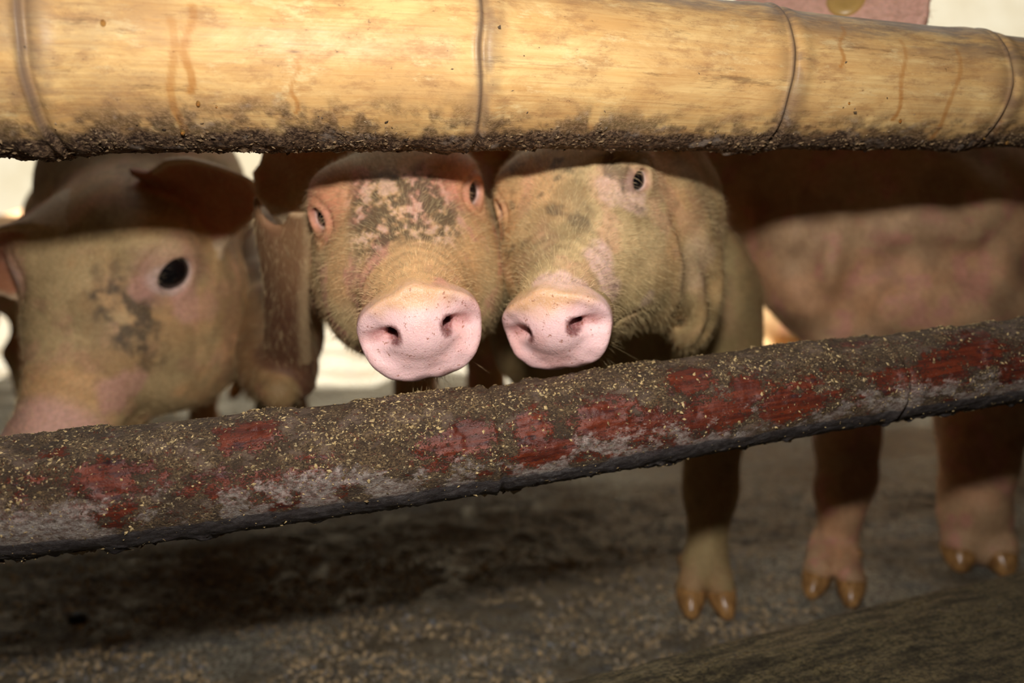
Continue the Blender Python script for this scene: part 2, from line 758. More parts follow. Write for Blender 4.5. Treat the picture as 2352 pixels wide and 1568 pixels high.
def rim(P, ears):  # mask for pale ear edges: backlight painted into the coat colour
    r = np.zeros(len(P))
    for e in ears:
        u, v, w = e.co(P)
        t = u / e.L
        hw = np.interp(t, [a for a, _ in e.pts], [b for _, b in e.pts]) * e.half
        ed = np.maximum(np.abs(v) - hw, u - e.L)
        r = np.maximum(r, sstep(-.009, -.002, ed) * (np.abs(e.sdf(P)) < .01) * (t > .1))
    return r


def spots(P, seeds):
    """soft blobs of skin colour: list of (centre, radius, strength)"""
    r = np.zeros(len(P))
    for c, rad, st in seeds:
        d = np.linalg.norm(P - np.asarray(c), axis=1) + rad * .9 * (fbm(P, 70, 9, 3) - .5)
        r = np.maximum(r, st * sstep(rad, rad * .55, d))
    return r


def base_coat(P, seed, pinkness=.5, muddy=.4):
    n1 = fbm(P, 14, seed)
    n2 = fbm(P, 45, seed + 3)
    n3 = fbm(P, 130, seed + 6, 3)
    C = mix(TAN, YEL, sstep(.4, .62, n1))
    C = mix(C, PINK, sstep(.52, .68, n2) * pinkness)
    C = mix(C, OLIVE, sstep(.50, .64, fbm(P, 24, seed + 11)) * muddy)
    C = C * (.82 + .36 * n3)[:, None]
    return C


def claw(name, tip, back, width, parent):
    """one half of a cloven hoof: a horn shoe, pointed at the toe, flat below"""
    tip, back = np.asarray(tip, float), np.asarray(back, float)
    u = tip - back
    L = np.linalg.norm(u)
    u /= L
    side = nrm(np.cross(u, [0, 0, 1.0]))
    up = np.cross(side, u)
    V, Q = [], []
    N, Mx = 14, 18
    for j in range(N + 1):
        t = j / N
        r = width * (1.0 - .75 * t ** 2.2) * (1 if j < N else .1)
        cen = back + u * (L * t)
        for i in range(Mx):
            a = 2 * math.pi * i / Mx
            y, z = math.cos(a), math.sin(a)
            z = z * (1.05 if z > 0 else .8)
            p = cen + side * r * y + up * r * z
            p[2] = max(p[2], .0008)
            V.append(p)
    for j in range(N):
        for i in range(Mx):
            Q.append((j * Mx + i, j * Mx + (i + 1) % Mx, (j + 1) * Mx + (i + 1) % Mx, (j + 1) * Mx + i))
    Q.append((0, 0, 0, 0))
    V = np.array(V)
    c0 = len(V)
    V = np.concatenate([V, [back], [tip]])
    Q = Q[:-1]
    for i in range(Mx):
        Q.append((c0, (i + 1) % Mx, i, c0))
    Qt = [q for q in Q if q[0] != q[3]]
    me = bpy.data.meshes.new(name)
    faces = [list(q) for q in Qt] + [[c0, (i + 1) % Mx, i] for i in range(Mx)] + [[N * Mx + i, N * Mx + (i + 1) % Mx, c0 + 1] for i in range(Mx)]
    org = np.asarray(parent.location)
    me.from_pydata([tuple(v - org) for v in V], [], faces)
    for p in me.polygons:
        p.use_smooth = True
    return link(name, me, (HOOF,), parent)


def trotter_sdf(p, ankle, foot, fwd, spread=.016, w=.0165):
    """pastern splitting into two toes; returns sdf and claw placements"""
    ankle, foot = np.asarray(ankle, float), np.asarray(foot, float)
    fwd = nrm(np.array([fwd[0], fwd[1], 0.0]))
    side = np.array([-fwd[1], fwd[0], 0])
    d = None
    for sgn in (-1, 1):
        toe = foot + side * sgn * spread + fwd * .004 + np.array([0, 0, .030])
        e = cap(p, ankle + side * sgn * .006, toe, .0205, w)
        d = e if d is None else smin(d, e, .008)
        dew = foot - fwd * .026 + side * sgn * .021 + np.array([0, 0, .047])
        d = smin(d, cap(p, ankle - fwd * .012 + side * sgn * .012, dew, .011, .0065), .008)
    return d


def trotter_claws(parent, foot, fwd, spread=.016, w=.0165):
    foot = np.asarray(foot, float)
    fwd = nrm(np.array([fwd[0], fwd[1], 0.0]))
    side = np.array([-fwd[1], fwd[0], 0])
    for sgn in (-1, 1):
        back = foot + side * sgn * spread - fwd * .002 + np.array([0, 0, .026])
        tip = foot + side * sgn * (spread + .004) + fwd * .034 + np.array([0, 0, .006])
        claw('hoof', tip, back, w + .001, parent)
        dew = foot - fwd * .026 + side * sgn * .021 + np.array([0, 0, .049])
        claw('dewclaw', dew - np.array([0, 0, .016]) - fwd * .004, dew, .0072, parent)
#PART2
# ------------------------------------------------------------------ floor meeting a view ray
def floor_at(u, v, z=0.0):
    r = at(u, v, 1.0) - CPOS
    return CPOS + r * ((z - CAM_H) / r[2])


def flow_from(head, strength=1.0):
    """coat direction: backwards from the nose, then down"""
    by = (head.R @ np.array([0, 1, 0])).astype(np.float64)

    def f(P):
        l = head.loc(P.astype(np.float32))
        rad = np.stack([l[:, 0], np.zeros(len(l)), l[:, 2]], 1)
        rad = nrm(rad) * np.clip(1 - l[:, 1:2] / .07, 0, 1)
        w = rad @ head.R.T
        return by[None] * .8 + w * .8 + np.array([0, 0, -.35])
    return f


# ================================================================== PIG with the broad wet snout (centre left)
hA = Head((-.0577, .4960, .0068), 10.4, 22.3, -11.8, .87, disc=(.0472, .0415), eyescale=.9)
sA, mA, rA = np.array([-.100, 1.12, .42]), np.array([-.122, 1.42, .42]), np.array([-.135, 1.72, .43])
earA1 = Ear(hA.wp(-.052, .240, .085), at(590, 425, .70), (.35, -1, .1), .034, curl=9, roll=-.2, wav=.006, pts=[(0, .6), (.25, 1), (.55, .95), (.8, .75), (1, .35)])
earA2 = Ear(hA.wp(.050, .235, .085), at(1165, 372, .73), (-.3, -1, -.2), .038, curl=9)
footA = [np.array([-.165, 1.27, 0]), np.array([-.045, 1.30, 0]), np.array([-.20, 1.72, 0]), np.array([-.07, 1.70, 0])]


def std_legs(p, d, feet, body_z, k=.03):
    for i, f in enumerate(feet):
        if i < 2:
            pts = [((f[0], f[1] - .03, body_z - .04), .062), ((f[0], f[1] - .02, .23), .040), ((f[0], f[1], .13), .027), ((f[0], f[1], .065), .022)]
        else:
            pts = [((f[0], f[1] - .06, body_z - .02), .085), ((f[0], f[1] - .06, .25), .048), ((f[0], f[1] + .035, .17), .028), ((f[0], f[1] + .005, .065), .022)]
        d = smin(d, leg(p, pts), k)
        d = smin(d, trotter_sdf(p, (f[0], f[1], .06), f, (0, -1)), .01)
    return d


def sdfA(P):
    d = hA.sdf(P)
    d = smin(d, earA1.sdf(P), .012)
    d = smin(d, earA2.sdf(P), .012)
    b = chain(P, [(hA.wp(0, .20, .004), .066), (hA.wp(0, .33, -.01), .10), (sA, .128), (mA, .132), (rA, .125)], .07)
    b = smin(b, cap(P, rA, rA + np.array([0, .05, -.01]), .125, .10), .05)
    b = std_legs(P, b, footA, .42)
    return smin(d, b, .03)


def colA(P):
    P32 = P.astype(np.float32)
    C = base_coat(P, 1, .85, .15)
    M = np.zeros((len(P), 3))
    l = hA.loc(P32)
    # dark crust of dried mud across the bridge of the nose
    cr = .55 * fbm(l * np.array([1.0, .45, 1]), 120, 21, 5) + .45 * fbm(l * np.array([1, .25, 1.]), 330, 22, 3)
    zone = sstep(.050, .070, l[:, 1]) * sstep(.150, .120, l[:, 1]) * sstep(.030, .046, l[:, 2]) * sstep(.055, .035, np.abs(l[:, 0] - .004))
    C = mix(C, MUD, np.clip(zone * sstep(.43, .52, cr), 0, 1) * .88)
    C = mix(C, PALE, zone * sstep(.46, .40, cr) * .6)
    for s_ in (-1, 1):
        near = np.linalg.norm(l - np.array([s_ * .052, .150, .066]), axis=1)
        C = mix(C, srgb(222, 140, 110), sstep(.045, .02, near) * .7)
    C = mix(C, PINK, sstep(.4, .6, fbm(P, 30, 40)) * sstep(-.02, -.05, l[:, 0]) * sstep(.1, .03, l[:, 1]) * .6)
    e = np.minimum(np.abs(earA1.sdf(P32)), np.abs(earA2.sdf(P32)))
    C = mix(C, srgb(196, 120, 92), sstep(.012, .004, e) * .6)
    C = mix(C, srgb(232, 208, 172), rim(P32, (earA1, earA2)) * .85)
    C, M = hA.paint(P32, C, M)
    return C, M


# ================================================================== PIG turned to the left (centre right)
hB = Head((.0275, .5150, .0085), -17.0, 31.0, -8.5, .80, jowl=1.15, disc=(.0480, .0430), eyescale=.92)
footB = [np.array([.222, .822, 0]), np.array([.075, 1.28, 0]), np.array([.085, 1.74, 0]), np.array([.215, 1.72, 0])]
sB, mB, rB = np.array([.115, .98, .375]), np.array([.145, 1.35, .42]), np.array([.15, 1.70, .42])
earB1 = Ear(hB.wp(-.050, .235, .085), at(1178, 350, .75), (.3, -1, -.2), .036, curl=9)
earB2 = Ear(hB.wp(.050, .235, .085), at(1560, 330, .80), (-.3, -1, -.2), .036, curl=9)


def sdfB0(P):
    d = hB.sdf(P)
    d = smin(d, smin(earB1.sdf(P), earB2.sdf(P), .01), .012)
    b = chain(P, [(hB.wp(0, .20, .0), .068), (hB.wp(.01, .30, -.03), .078), (sB, .098), (mB, .112), (rB, .112)], .05)
    b = smin(b, ell(P, at(1610, 685, .875), (.056, .07, .088)), .03)
    b = smin(b, ell(P, at(1410, 775, .95), (.150, .09, .098)), .03)            # brisket          # shoulder
    b = smin(b, ell(P, hB.wp(.060, .215, -.040), (.042, .050, .065)), .018)     # jowl roll
    b = smin(b, ell(P, at(1588, 655, .675), (.026, .040, .060)), .016)     # neck roll
    lg = leg(P, [(at(1640, 690, .895), .052), (at(1652, 790, .89), .040), (at(1636, 1000, .89), .0285), (at(1632, 1120, .893), .0250), (at(1622, 1275, .900), .0215)])
    b = smin(b, lg, .03)
    b = smin(b, trotter_sdf(P, at(1620, 1290, .90), footB[0], (-.05, -1), .0165), .01)
    b = std_legs(P, b, footB[1:2], .41)
    for f in footB[2:]:
        pts = [((f[0], f[1] - .06, .40), .082), ((f[0], f[1] - .06, .25), .046), ((f[0], f[1] + .035, .17), .028), ((f[0], f[1] + .005, .065), .022)]
        b = smin(b, leg(P, pts), .03)
        b = smin(b, trotter_sdf(P, (f[0], f[1], .06), f, (0, -1)), .01)
    return smin(d, b, .028)


def groove(pts, sdf):
    return [march(sdf, u, v) for u, v in pts]


gB = [groove([(1565, 505), (1592, 560), (1600, 640), (1575, 720), (1530, 790)], sdfB0),
      groove([(1608, 560), (1650, 660), (1640, 760), (1600, 810)], sdfB0)]


def cut(P, d, grooves, r, k):
    for g in grooves:
        for a, b in zip(g[:-1], g[1:]):
            d = smax(d, -cap(P, a, b, r, r), k)
    return d


def sdfB(P):
    return cut(P, sdfB0(P), gB, .0035, .016)


def colB(P):
    P32 = P.astype(np.float32)
    C = base_coat(P, 5, .35, .55)
    M = np.zeros((len(P), 3))
    l = hB.loc(P32)
    pts = [march(sdfB0, u, v) for u, v in ((1385, 600), (1400, 660), (1490, 690), (1250, 640), (1290, 640), (1330, 655), (1455, 455), (1400, 440), (1610, 600))]
    C = mix(C, PALE, spots(P, [(pts[0], .020, .95), (pts[1], .020, .9), (pts[2], .010, .8), (pts[3], .012, .9), (pts[4], .013, 1), (pts[5], .013, 1), (pts[6], .018, .7), (pts[7], .014, .6), (pts[8], .03, .4)]))
    cr = fbm(P, 60, 33, 5)
    zone = sstep(.06, .09, l[:, 1]) * sstep(.17, .14, l[:, 1]) * sstep(.02, .04, l[:, 2])
    C = mix(C, MUD, zone * sstep(.52, .62, cr) * .7)
    C = mix(C, srgb(150, 134, 90), sstep(.0, -.03, l[:, 2]) * sstep(.03, .06, l[:, 1]) * .5)
    C, M = hB.paint(P32, C, M)
    return C, M


# ================================================================== PIG at the left, head lowered
hC = Head((-0.4000, 0.6815, -0.1000), -7.0, 49.5, 3.0, 1.098, jowl=.92, eyescale=1.4)
footC = [np.array([-.66, 1.30, 0]), np.array([-.55, 1.34, 0]), np.array([-.94, 1.74, 0]), np.array([-.82, 1.77, 0])]
earC1 = Ear(hC.wp(.048, .222, .088), at(600, 432, .756), (-.1, -.85, -.55), .051, th=.0038, curl=7.4, roll=.25, wav=.005, pts=[(0, .7), (.25, 1), (.5, 1), (.75, .8), (.92, .5), (1.0, .25)])
earC2 = Ear(hC.wp(-.064, .215, .055), at(-110, 610, .695), (.2, -.8, -.6), .055, th=.0038, curl=8, pts=[(0, .7), (.3, 1), (.6, .95), (.85, .6), (1.0, .2)])


def sdfC(P):
    d = hC.sdf(P)
    d = smin(d, smin(earC1.sdf(P), earC2.sdf(P), .01), .014)
    b = chain(P, [(hC.wp(0, .19, .0), .092), (at(335, 450, .95), .100), (np.array([-.55, 1.18, .43]), .112), (np.array([-.70, 1.42, .42]), .122), (np.array([-.87, 1.70, .42]), .118)], .07)
    b = smin(b, ell(P, hC.wp(.036, .150, -.052), (.053, .072, .054)), .03)
    b = std_legs(P, b, footC, .42)
    return smin(d, b, .035)


def colC(P):
    P32 = P.astype(np.float32)
    C = base_coat(P, 9, .35, .5)
    M = np.zeros((len(P), 3))
    l = hC.loc(P32)
    pts = [march(sdfC, u, v) for u, v in ((290, 700), (310, 780), (330, 740), (265, 905), (300, 880), (430, 690), (330, 660), (340, 820), (270, 640), (480, 700))]
    C = mix(C, MUD, np.clip(.85 * spots(P, [(pts[0], .034, .9), (pts[1], .028, .8), (pts[2], .024, .8), (pts[7], .022, .6), (pts[8], .026, .5)]) * sstep(.38, .62, fbm(P, 110, 4)) * 1.3, 0, .9))
    C = mix(C, srgb(224, 170, 150), spots(P, [(pts[3], .022, .9), (pts[4], .018, .8), (pts[5], .022, .75), (pts[6], .014, .7), (pts[9], .018, .5)]))
    e = np.minimum(np.abs(earC1.sdf(P32)), np.abs(earC2.sdf(P32)))
    _, _, w = earC1.co(P32)
    C = mix(C, srgb(190, 105, 80), sstep(.012, .004, e) * .7)
    C = mix(C, srgb(240, 186, 172), sstep(.034, .018, l[:, 1]) * .8)
    C = mix(C, srgb(232, 208, 172), rim(P32, (earC1, earC2)) * .85)
    C, M = hC.paint(P32, C, M)
    return C, M


# ================================================================== PIG standing at the right, head up behind the bamboo
hF = Head((.065, .90, .250), -78.0, 6.0, 0.0, .95)
footF1, footF2 = floor_at(1912, 1365), floor_at(2240, 1300)
footF3, footF4 = np.array([1.02, 1.62, 0]), np.array([.86, 1.72, 0])
earF = Ear(at(1740, 0, .74), at(2146, 14, .645), (.05, -1, .12), .050, th=.0085, curl=-4, wav=.005, pts=[(0, .5), (.2, .85), (.45, 1.0), (.7, .95), (.86, .78), (.95, .52), (1.0, .2)])


def sdfF0(P):
    d = hF.sdf(P)
    d = smin(d, cap(P, hF.wp(.045, .20, .07), at(1790, 0, .735), .030, .016), .02)
    d = smin(d, earF.sdf(P), .014)
    b = chain(P, [(hF.wp(0, .21, -.01), .075), (at(1800, 300, .97), .118), (at(2010, 520, .99), .155)], .05)
    t = chain(P, [(at(2010, 520, .99), .15), (at(2440, 480, 1.20), .185), (np.array([.92, 1.62, .44]), .17)], .08)
    b = smin(b, t, .06)
    b = smin(b, ell(P, at(1900, 560, .93), (.085, .08, .105)), .03)           # point of the shoulder
    b = smin(b, ell(P, at(2120, 690, .93), (.12, .08, .055)), .03)             # elbow roll
    l1 = leg(P, [(at(1985, 690, .95), .072), (at(1962, 850, .945), .046), (at(1946, 1030, .955), .0300), (at(1936, 1120, .96), .0275), (at(1926, 1225, .968), .0240)])
    l2 = leg(P, [(at(2265, 700, 1.00), .085), (at(2255, 880, 1.0), .055), (at(2248, 1030, 1.0), .041), (at(2240, 1150, 1.005), .037), (at(2236, 1230, 1.01), .034)])
    b = smin(b, smin(l1, l2, .02), .03)
    b = smin(b, trotter_sdf(P, at(1922, 1250, .972), footF1, (-.45, -.9), .018), .01)
    b = smin(b, trotter_sdf(P, at(2238, 1240, 1.01), footF2, (-.25, -1), .022, .021), .01)
    for f in (footF3, footF4):
        pts = [((f[0], f[1] - .06, .42), .10), ((f[0], f[1] - .06, .27), .055), ((f[0], f[1] + .035, .18), .031), ((f[0], f[1] + .005, .065), .024)]
        b = smin(b, leg(P, pts), .03)
        b = smin(b, trotter_sdf(P, (f[0], f[1], .06), f, (-.5, -1)), .01)
    return smin(d, b, .03)


gF = [groove([(2010, 505), (1995, 570), (1975, 640), (1950, 720), (1925, 770)], sdfF0),
      groove([(2000, 640), (2080, 610), (2180, 605), (2270, 590)], sdfF0),
      groove([(1880, 520), (1850, 600), (1870, 690)], sdfF0)]


def sdfF(P):
    d = cut(P, sdfF0(P), gF[:2], .0075, .035)
    return cut(P, d, gF[2:], .001, .03) + .0034 * np.sin(P[:, 0] * 70 + 20 * P[:, 2]) * np.sin(P[:, 2] * 75 + 1)


def colF(P):
    P32 = P.astype(np.float32)
    C = base_coat(P, 15, .9, .5)
    C = mix(C, srgb(206, 150, 134), .35 * np.ones(len(P)))
    M = np.zeros((len(P), 3))
    e = np.abs(earF.sdf(P32))
    C = mix(C, srgb(240, 188, 172), sstep(.014, .004, e) * .85)
    C, M = hF.paint(P32, C, M)
    return C, M


# ================================================================== PIG behind, between the lowered head and the broad snout: ear and legs show
earD = Ear(at(650, 850, .760), at(628, 470, .620), (-.30, -.9, .1), .0280, th=.0034, curl=-14, roll=0, wav=.003, pts=[(0, .9), (.2, .95), (.5, 1.0), (.8, 1.05), (1.0, 1.0)])
footD = [np.array([-.360, 1.16, 0]), np.array([-.405, 1.40, 0]), np.array([-.60, 1.70, 0]), np.array([-.51, 1.75, 0])]


def sdfD(P):
    e = earD.sdf(P)
    e = smax(e, -cap(P, at(575, 492, .615), at(600, 512, .615), .020, .0195), .006)
    e = smax(e, -cap(P, at(520, 420, .615), at(660, 420, .615), .020, .020), .006)      # torn notch in the rim
    d = chain(P, [(at(640, 900, .75), .018), (at(640, 845, .80), .030), (at(625, 770, .88), .048), (at(612, 730, .98), .062), (np.array([-.355, 1.24, .36]), .072), (np.array([-.45, 1.52, .38]), .082), (np.array([-.54, 1.74, .38]), .082)], .04)
    d = smin(d, e, .016)
    return std_legs(P, d, footD, .36)


def colD(P):
    C = base_coat(P, 19, .6, .4)
    e = np.abs(earD.sdf(P.astype(np.float32)))
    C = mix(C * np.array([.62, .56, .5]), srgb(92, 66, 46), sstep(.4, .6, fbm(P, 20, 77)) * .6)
    C = mix(C, srgb(150, 110, 80), sstep(.012, .004, e) * .8)
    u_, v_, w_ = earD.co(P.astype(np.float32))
    C = mix(C, srgb(84, 50, 38), sstep(.012, .004, e) * sstep(.72, .40, u_ / earD.L) * .85)  # shade of the concave ear painted in, darker towards the base
    C = mix(C, srgb(208, 178, 136), rim(P.astype(np.float32), (earD,)) * .6)
    return C, np.zeros((len(P), 3))


def generic_pig(loc, yaw, sc, lying=False):
    """whole small pig for the back of the pen; returns sdf in world space, local transform and claw spots"""
    c, s_ = math.cos(yaw), math.sin(yaw)
    R = np.array([[c, -s_, 0], [s_, c, 0], [0, 0, 1]], np.float32)
    loc = np.asarray(loc, np.float32)
    z0 = .14 if lying else .40

    def sdf(P):
        p = ((P - loc) @ R) / sc                     # local: nose towards -y
        a = p.copy()
        a[:, 0] = np.abs(a[:, 0])
        d = chain(p, [(np.array([0, -.28, z0 + .01]), .135), (np.array([0, 0, z0]), .15), (np.array([0, .30, z0 + .01]), .135)], .06)
        hz = .12 if lying else z0 + .02
        d = smin(d, chain(p, [(np.array([0, -.30, z0 + .02]), .11), (np.array([0, -.48, hz + .02]), .085), (np.array([0, -.66, hz - .035]), .045)], .04), .05)
        d = smin(d, ell(p, (0, -.675, hz - .035), (.046, .016, .038)), .012)
        ear = ell((a - np.array([.085, -.50, hz + .10], np.float32)) @ np.array([[.8, -.1, .6], [.25, .95, -.1], [-.55, .25, .8]], np.float32), (0, 0, 0), (.065, .055, .012))
        d = smin(d, ear, .015)
        if lying:
            d = smin(d, cap(a, (.12, -.26, .08), (.16, -.44, .035), .05, .026), .03)
            d = smin(d, cap(a, (.13, .28, .09), (.20, .10, .035), .07, .028), .03)
        else:
            d = smin(d, chain(a, [(np.array([.08, -.26, .34]), .06), (np.array([.08, -.26, .2]), .036), (np.array([.08, -.28, .03]), .024)], .03), .03)
            d = smin(d, chain(a, [(np.array([.08, .27, .36]), .085), (np.array([.085, .22, .24]), .046), (np.array([.085, .31, .16]), .027), (np.array([.085, .29, .03]), .024)], .03), .03)
        tail = cap(p, (0, .43, z0 + .07), (.02, .47, z0 - .02), .010, .006)
        d = smin(d, tail, .01)
        return d * sc
    return sdf


def colG(seed, pink=.7):
    def f(P):
        return base_coat(P, seed, pink, .25), np.zeros((len(P), 3))
    return f


# ------------------------------------------------------------------ build the pigs
def grid(xr, yr, zr, xf, yf, zf, h, hc):
    return axis(*xr, *xf, h, hc), axis(*yr, *yf, h, hc), axis(*zr, *zf, h, hc)


HF = .0021
def headbox(h, r=.13):
    c = h.wp(0, .12, .0)
    return [(c[i] - r, c[i] + r) for i in range(3)]


def off_eyes(h):
    def f(P):
        l = h.loc(P.astype(np.float32))
        l[:, 0] = np.abs(l[:, 0])
        return sstep(.017, .026, np.linalg.norm(l - h.EYE, axis=1)) + .02
    return f


def chin_long(h):
    def f(P):
        l = h.loc(P.astype(np.float32))
        return sstep(.16, .02, l[:, 1]) * sstep(.0, -.03, l[:, 2]) * .80 + .20 * sstep(.02, .06, np.abs(l[:, 0])) * sstep(.2, .1, l[:, 1])
    return f


def pigA():
    b = headbox(hA, .125)
    X, Y, Z = grid((-.36, .16), (.44, 2.0), (-.02, .66), b[0], b[1], b[2], HF, .016)
    o = build_pig('pig', sdfA, X, Y, Z, colA, 'pig with dark mud across its nose and a broad wet snout, facing the camera', 60000, flow_from(hA), .0072, hair_ok=off_eyes(hA), longs=chin_long(hA), hseed=1)
    bpy.context.view_layer.update()
    return o


def finish(o, h=None, trot=()):
    if h is not None:
        for sx in (-1, 1):
            e = link('eye', ball('eye', 0.0148 * h.s * h.es, 28, 20), (EYE,), None)
            put(e, o, h.wp(sx * (h.EYE[0] + .0012), h.EYE[1] - .001, h.EYE[2]))
    for args in trot:
        trotter_claws(o, *args)


A = pigA()
finish(A, hA, [(f, (0, -1)) for f in footA])

b = headbox(hB, .120)
X, Y, Z = grid((-.10, .36), (.46, 2.0), (-.02, .66), (b[0][0], .30), b[1], b[2], HF * 1.04, .014)
B = build_pig('pig', sdfB, X, Y, Z, colB, 'pig with a pale patch on its muzzle, snout turned left, right of the muddy-nosed pig', 58000, flow_from(hB), .0070, hair_ok=off_eyes(hB), longs=chin_long(hB), hseed=2)
finish(B, hB, [(footB[0], (-.05, -1), .0165)] + [(f, (0, -1)) for f in footB[1:]])

b = headbox(hC, .15)
X, Y, Z = grid((-1.12, .0), (.52, 2.02), (-.02, .70), (b[0][0] - .03, -.20), b[1], (b[2][0], .60), HF * 1.3, .016)
C_ = build_pig('pig', sdfC, X, Y, Z, colC, 'pig with lowered head and one dark eye in view, leftmost above the lower rail', 40000, flow_from(hC), .0075, hair_ok=off_eyes(hC), hseed=3)
finish(C_, hC, [(f, (0, -1)) for f in footC])

X, Y, Z = grid((-.05, 1.25), (.60, 1.98), (-.02, .80), (.18, .62), (.66, .95), (.0, .74), .0036, .014)
F_ = build_pig('pig', sdfF, X, Y, Z, colF, 'pig at the right with creased pink flank and a tagged ear above the bamboo', 42000, flow_from(hF), .0080, hseed=4)
finish(F_, hF, [(footF1, (-.45, -.9), .018), (footF2, (-.25, -1), .022, .021), (footF3, (-.5, -1)), (footF4, (-.5, -1))])

X, Y, Z = grid((-.72, -.12), (.50, 2.0), (-.02, .56), (-.26, -.15), (.55, .78), (.26, .50), .0026, .014)
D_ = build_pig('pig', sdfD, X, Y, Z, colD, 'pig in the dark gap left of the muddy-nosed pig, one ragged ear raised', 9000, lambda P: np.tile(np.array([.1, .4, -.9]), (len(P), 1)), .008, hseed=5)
finish(D_, None, [(f, (0, -1)) for f in footD])

sE = generic_pig((-1.105, 1.86, 0), math.radians(176), .74)
E_ = build_pig('pig', sE, *grid((-1.5, -.7), (1.2, 2.5), (-.02, .62), (-1.2, -1.0), (1.9, 2.1), (.1, .4), .012, .012), colG(31, .9), 'small pinkish pig far back in the pen, behind the leftmost lowered head')
sH = generic_pig((.74, 1.96, 0), math.radians(96), .95, True)
H_ = build_pig('pig', sH, *grid((-.3, 1.6), (1.5, 2.5), (-.02, .5), (.1, .9), (1.7, 2.1), (.0, .3), .012, .012), colG(37, .5), 'tan pig lying at the back, glimpsed between the legs on the right')


# ear tag
def disc_mesh(name, prof, n=40):
    V, Q = [], []
    for (r, y) in prof:
        for i in range(n):
            a = 2 * math.pi * i / n
            V.append((r * math.cos(a), y, r * math.sin(a)))
    for j in range(len(prof) - 1):
        for i in range(n):
            Q.append((j * n + i, (j + 1) * n + i, (j + 1) * n + (i + 1) % n, j * n + (i + 1) % n))
    return mesh_np(name, V, Q)


TAG = mat_plain('tan_plastic_tag', srgb(196, 158, 92), .35)
tp = march(sdfF0, 1943, 2)
tg = link('ear_tag', disc_mesh('ear_tag', [(.0001, -.0035), (.006, -.0035), (.0085, -.0045), (.0150, -.0040), (.0160, -.002), (.0160, .001), (.014, .003), (.0001, .003)]), (TAG,))
tn = grad(sdfF0, tp[None].astype(np.float32))[0]
tg.rotation_euler = Vector([float(c) for c in tn]).to_track_quat('-Y', 'Z').to_euler()
tg['label'] = 'round tan plastic ear tag'
put(tg, F_, tp)
#PART3

# ================================================================== the two rails
def catmull(xs, ys, x):
    xs, ys, x = np.asarray(xs, float), np.asarray(ys, float), np.asarray(x, float)
    m = np.gradient(ys, xs)
    i = np.clip(np.searchsorted(xs, x) - 1, 0, len(xs) - 2)
    h = xs[i + 1] - xs[i]
    t = (x - xs[i]) / h
    tc = np.clip(t, 0, 1)
    r = (2 * tc ** 3 - 3 * tc ** 2 + 1) * ys[i] + (tc ** 3 - 2 * tc ** 2 + tc) * h * m[i] + (-2 * tc ** 3 + 3 * tc ** 2) * ys[i + 1] + (tc ** 3 - tc ** 2) * h * m[i + 1]
    r = np.where(t < 0, ys[0] + (x - xs[0]) * m[0], r)
    return np.where(t > 1, ys[-1] + (x - xs[-1]) * m[-1], r)


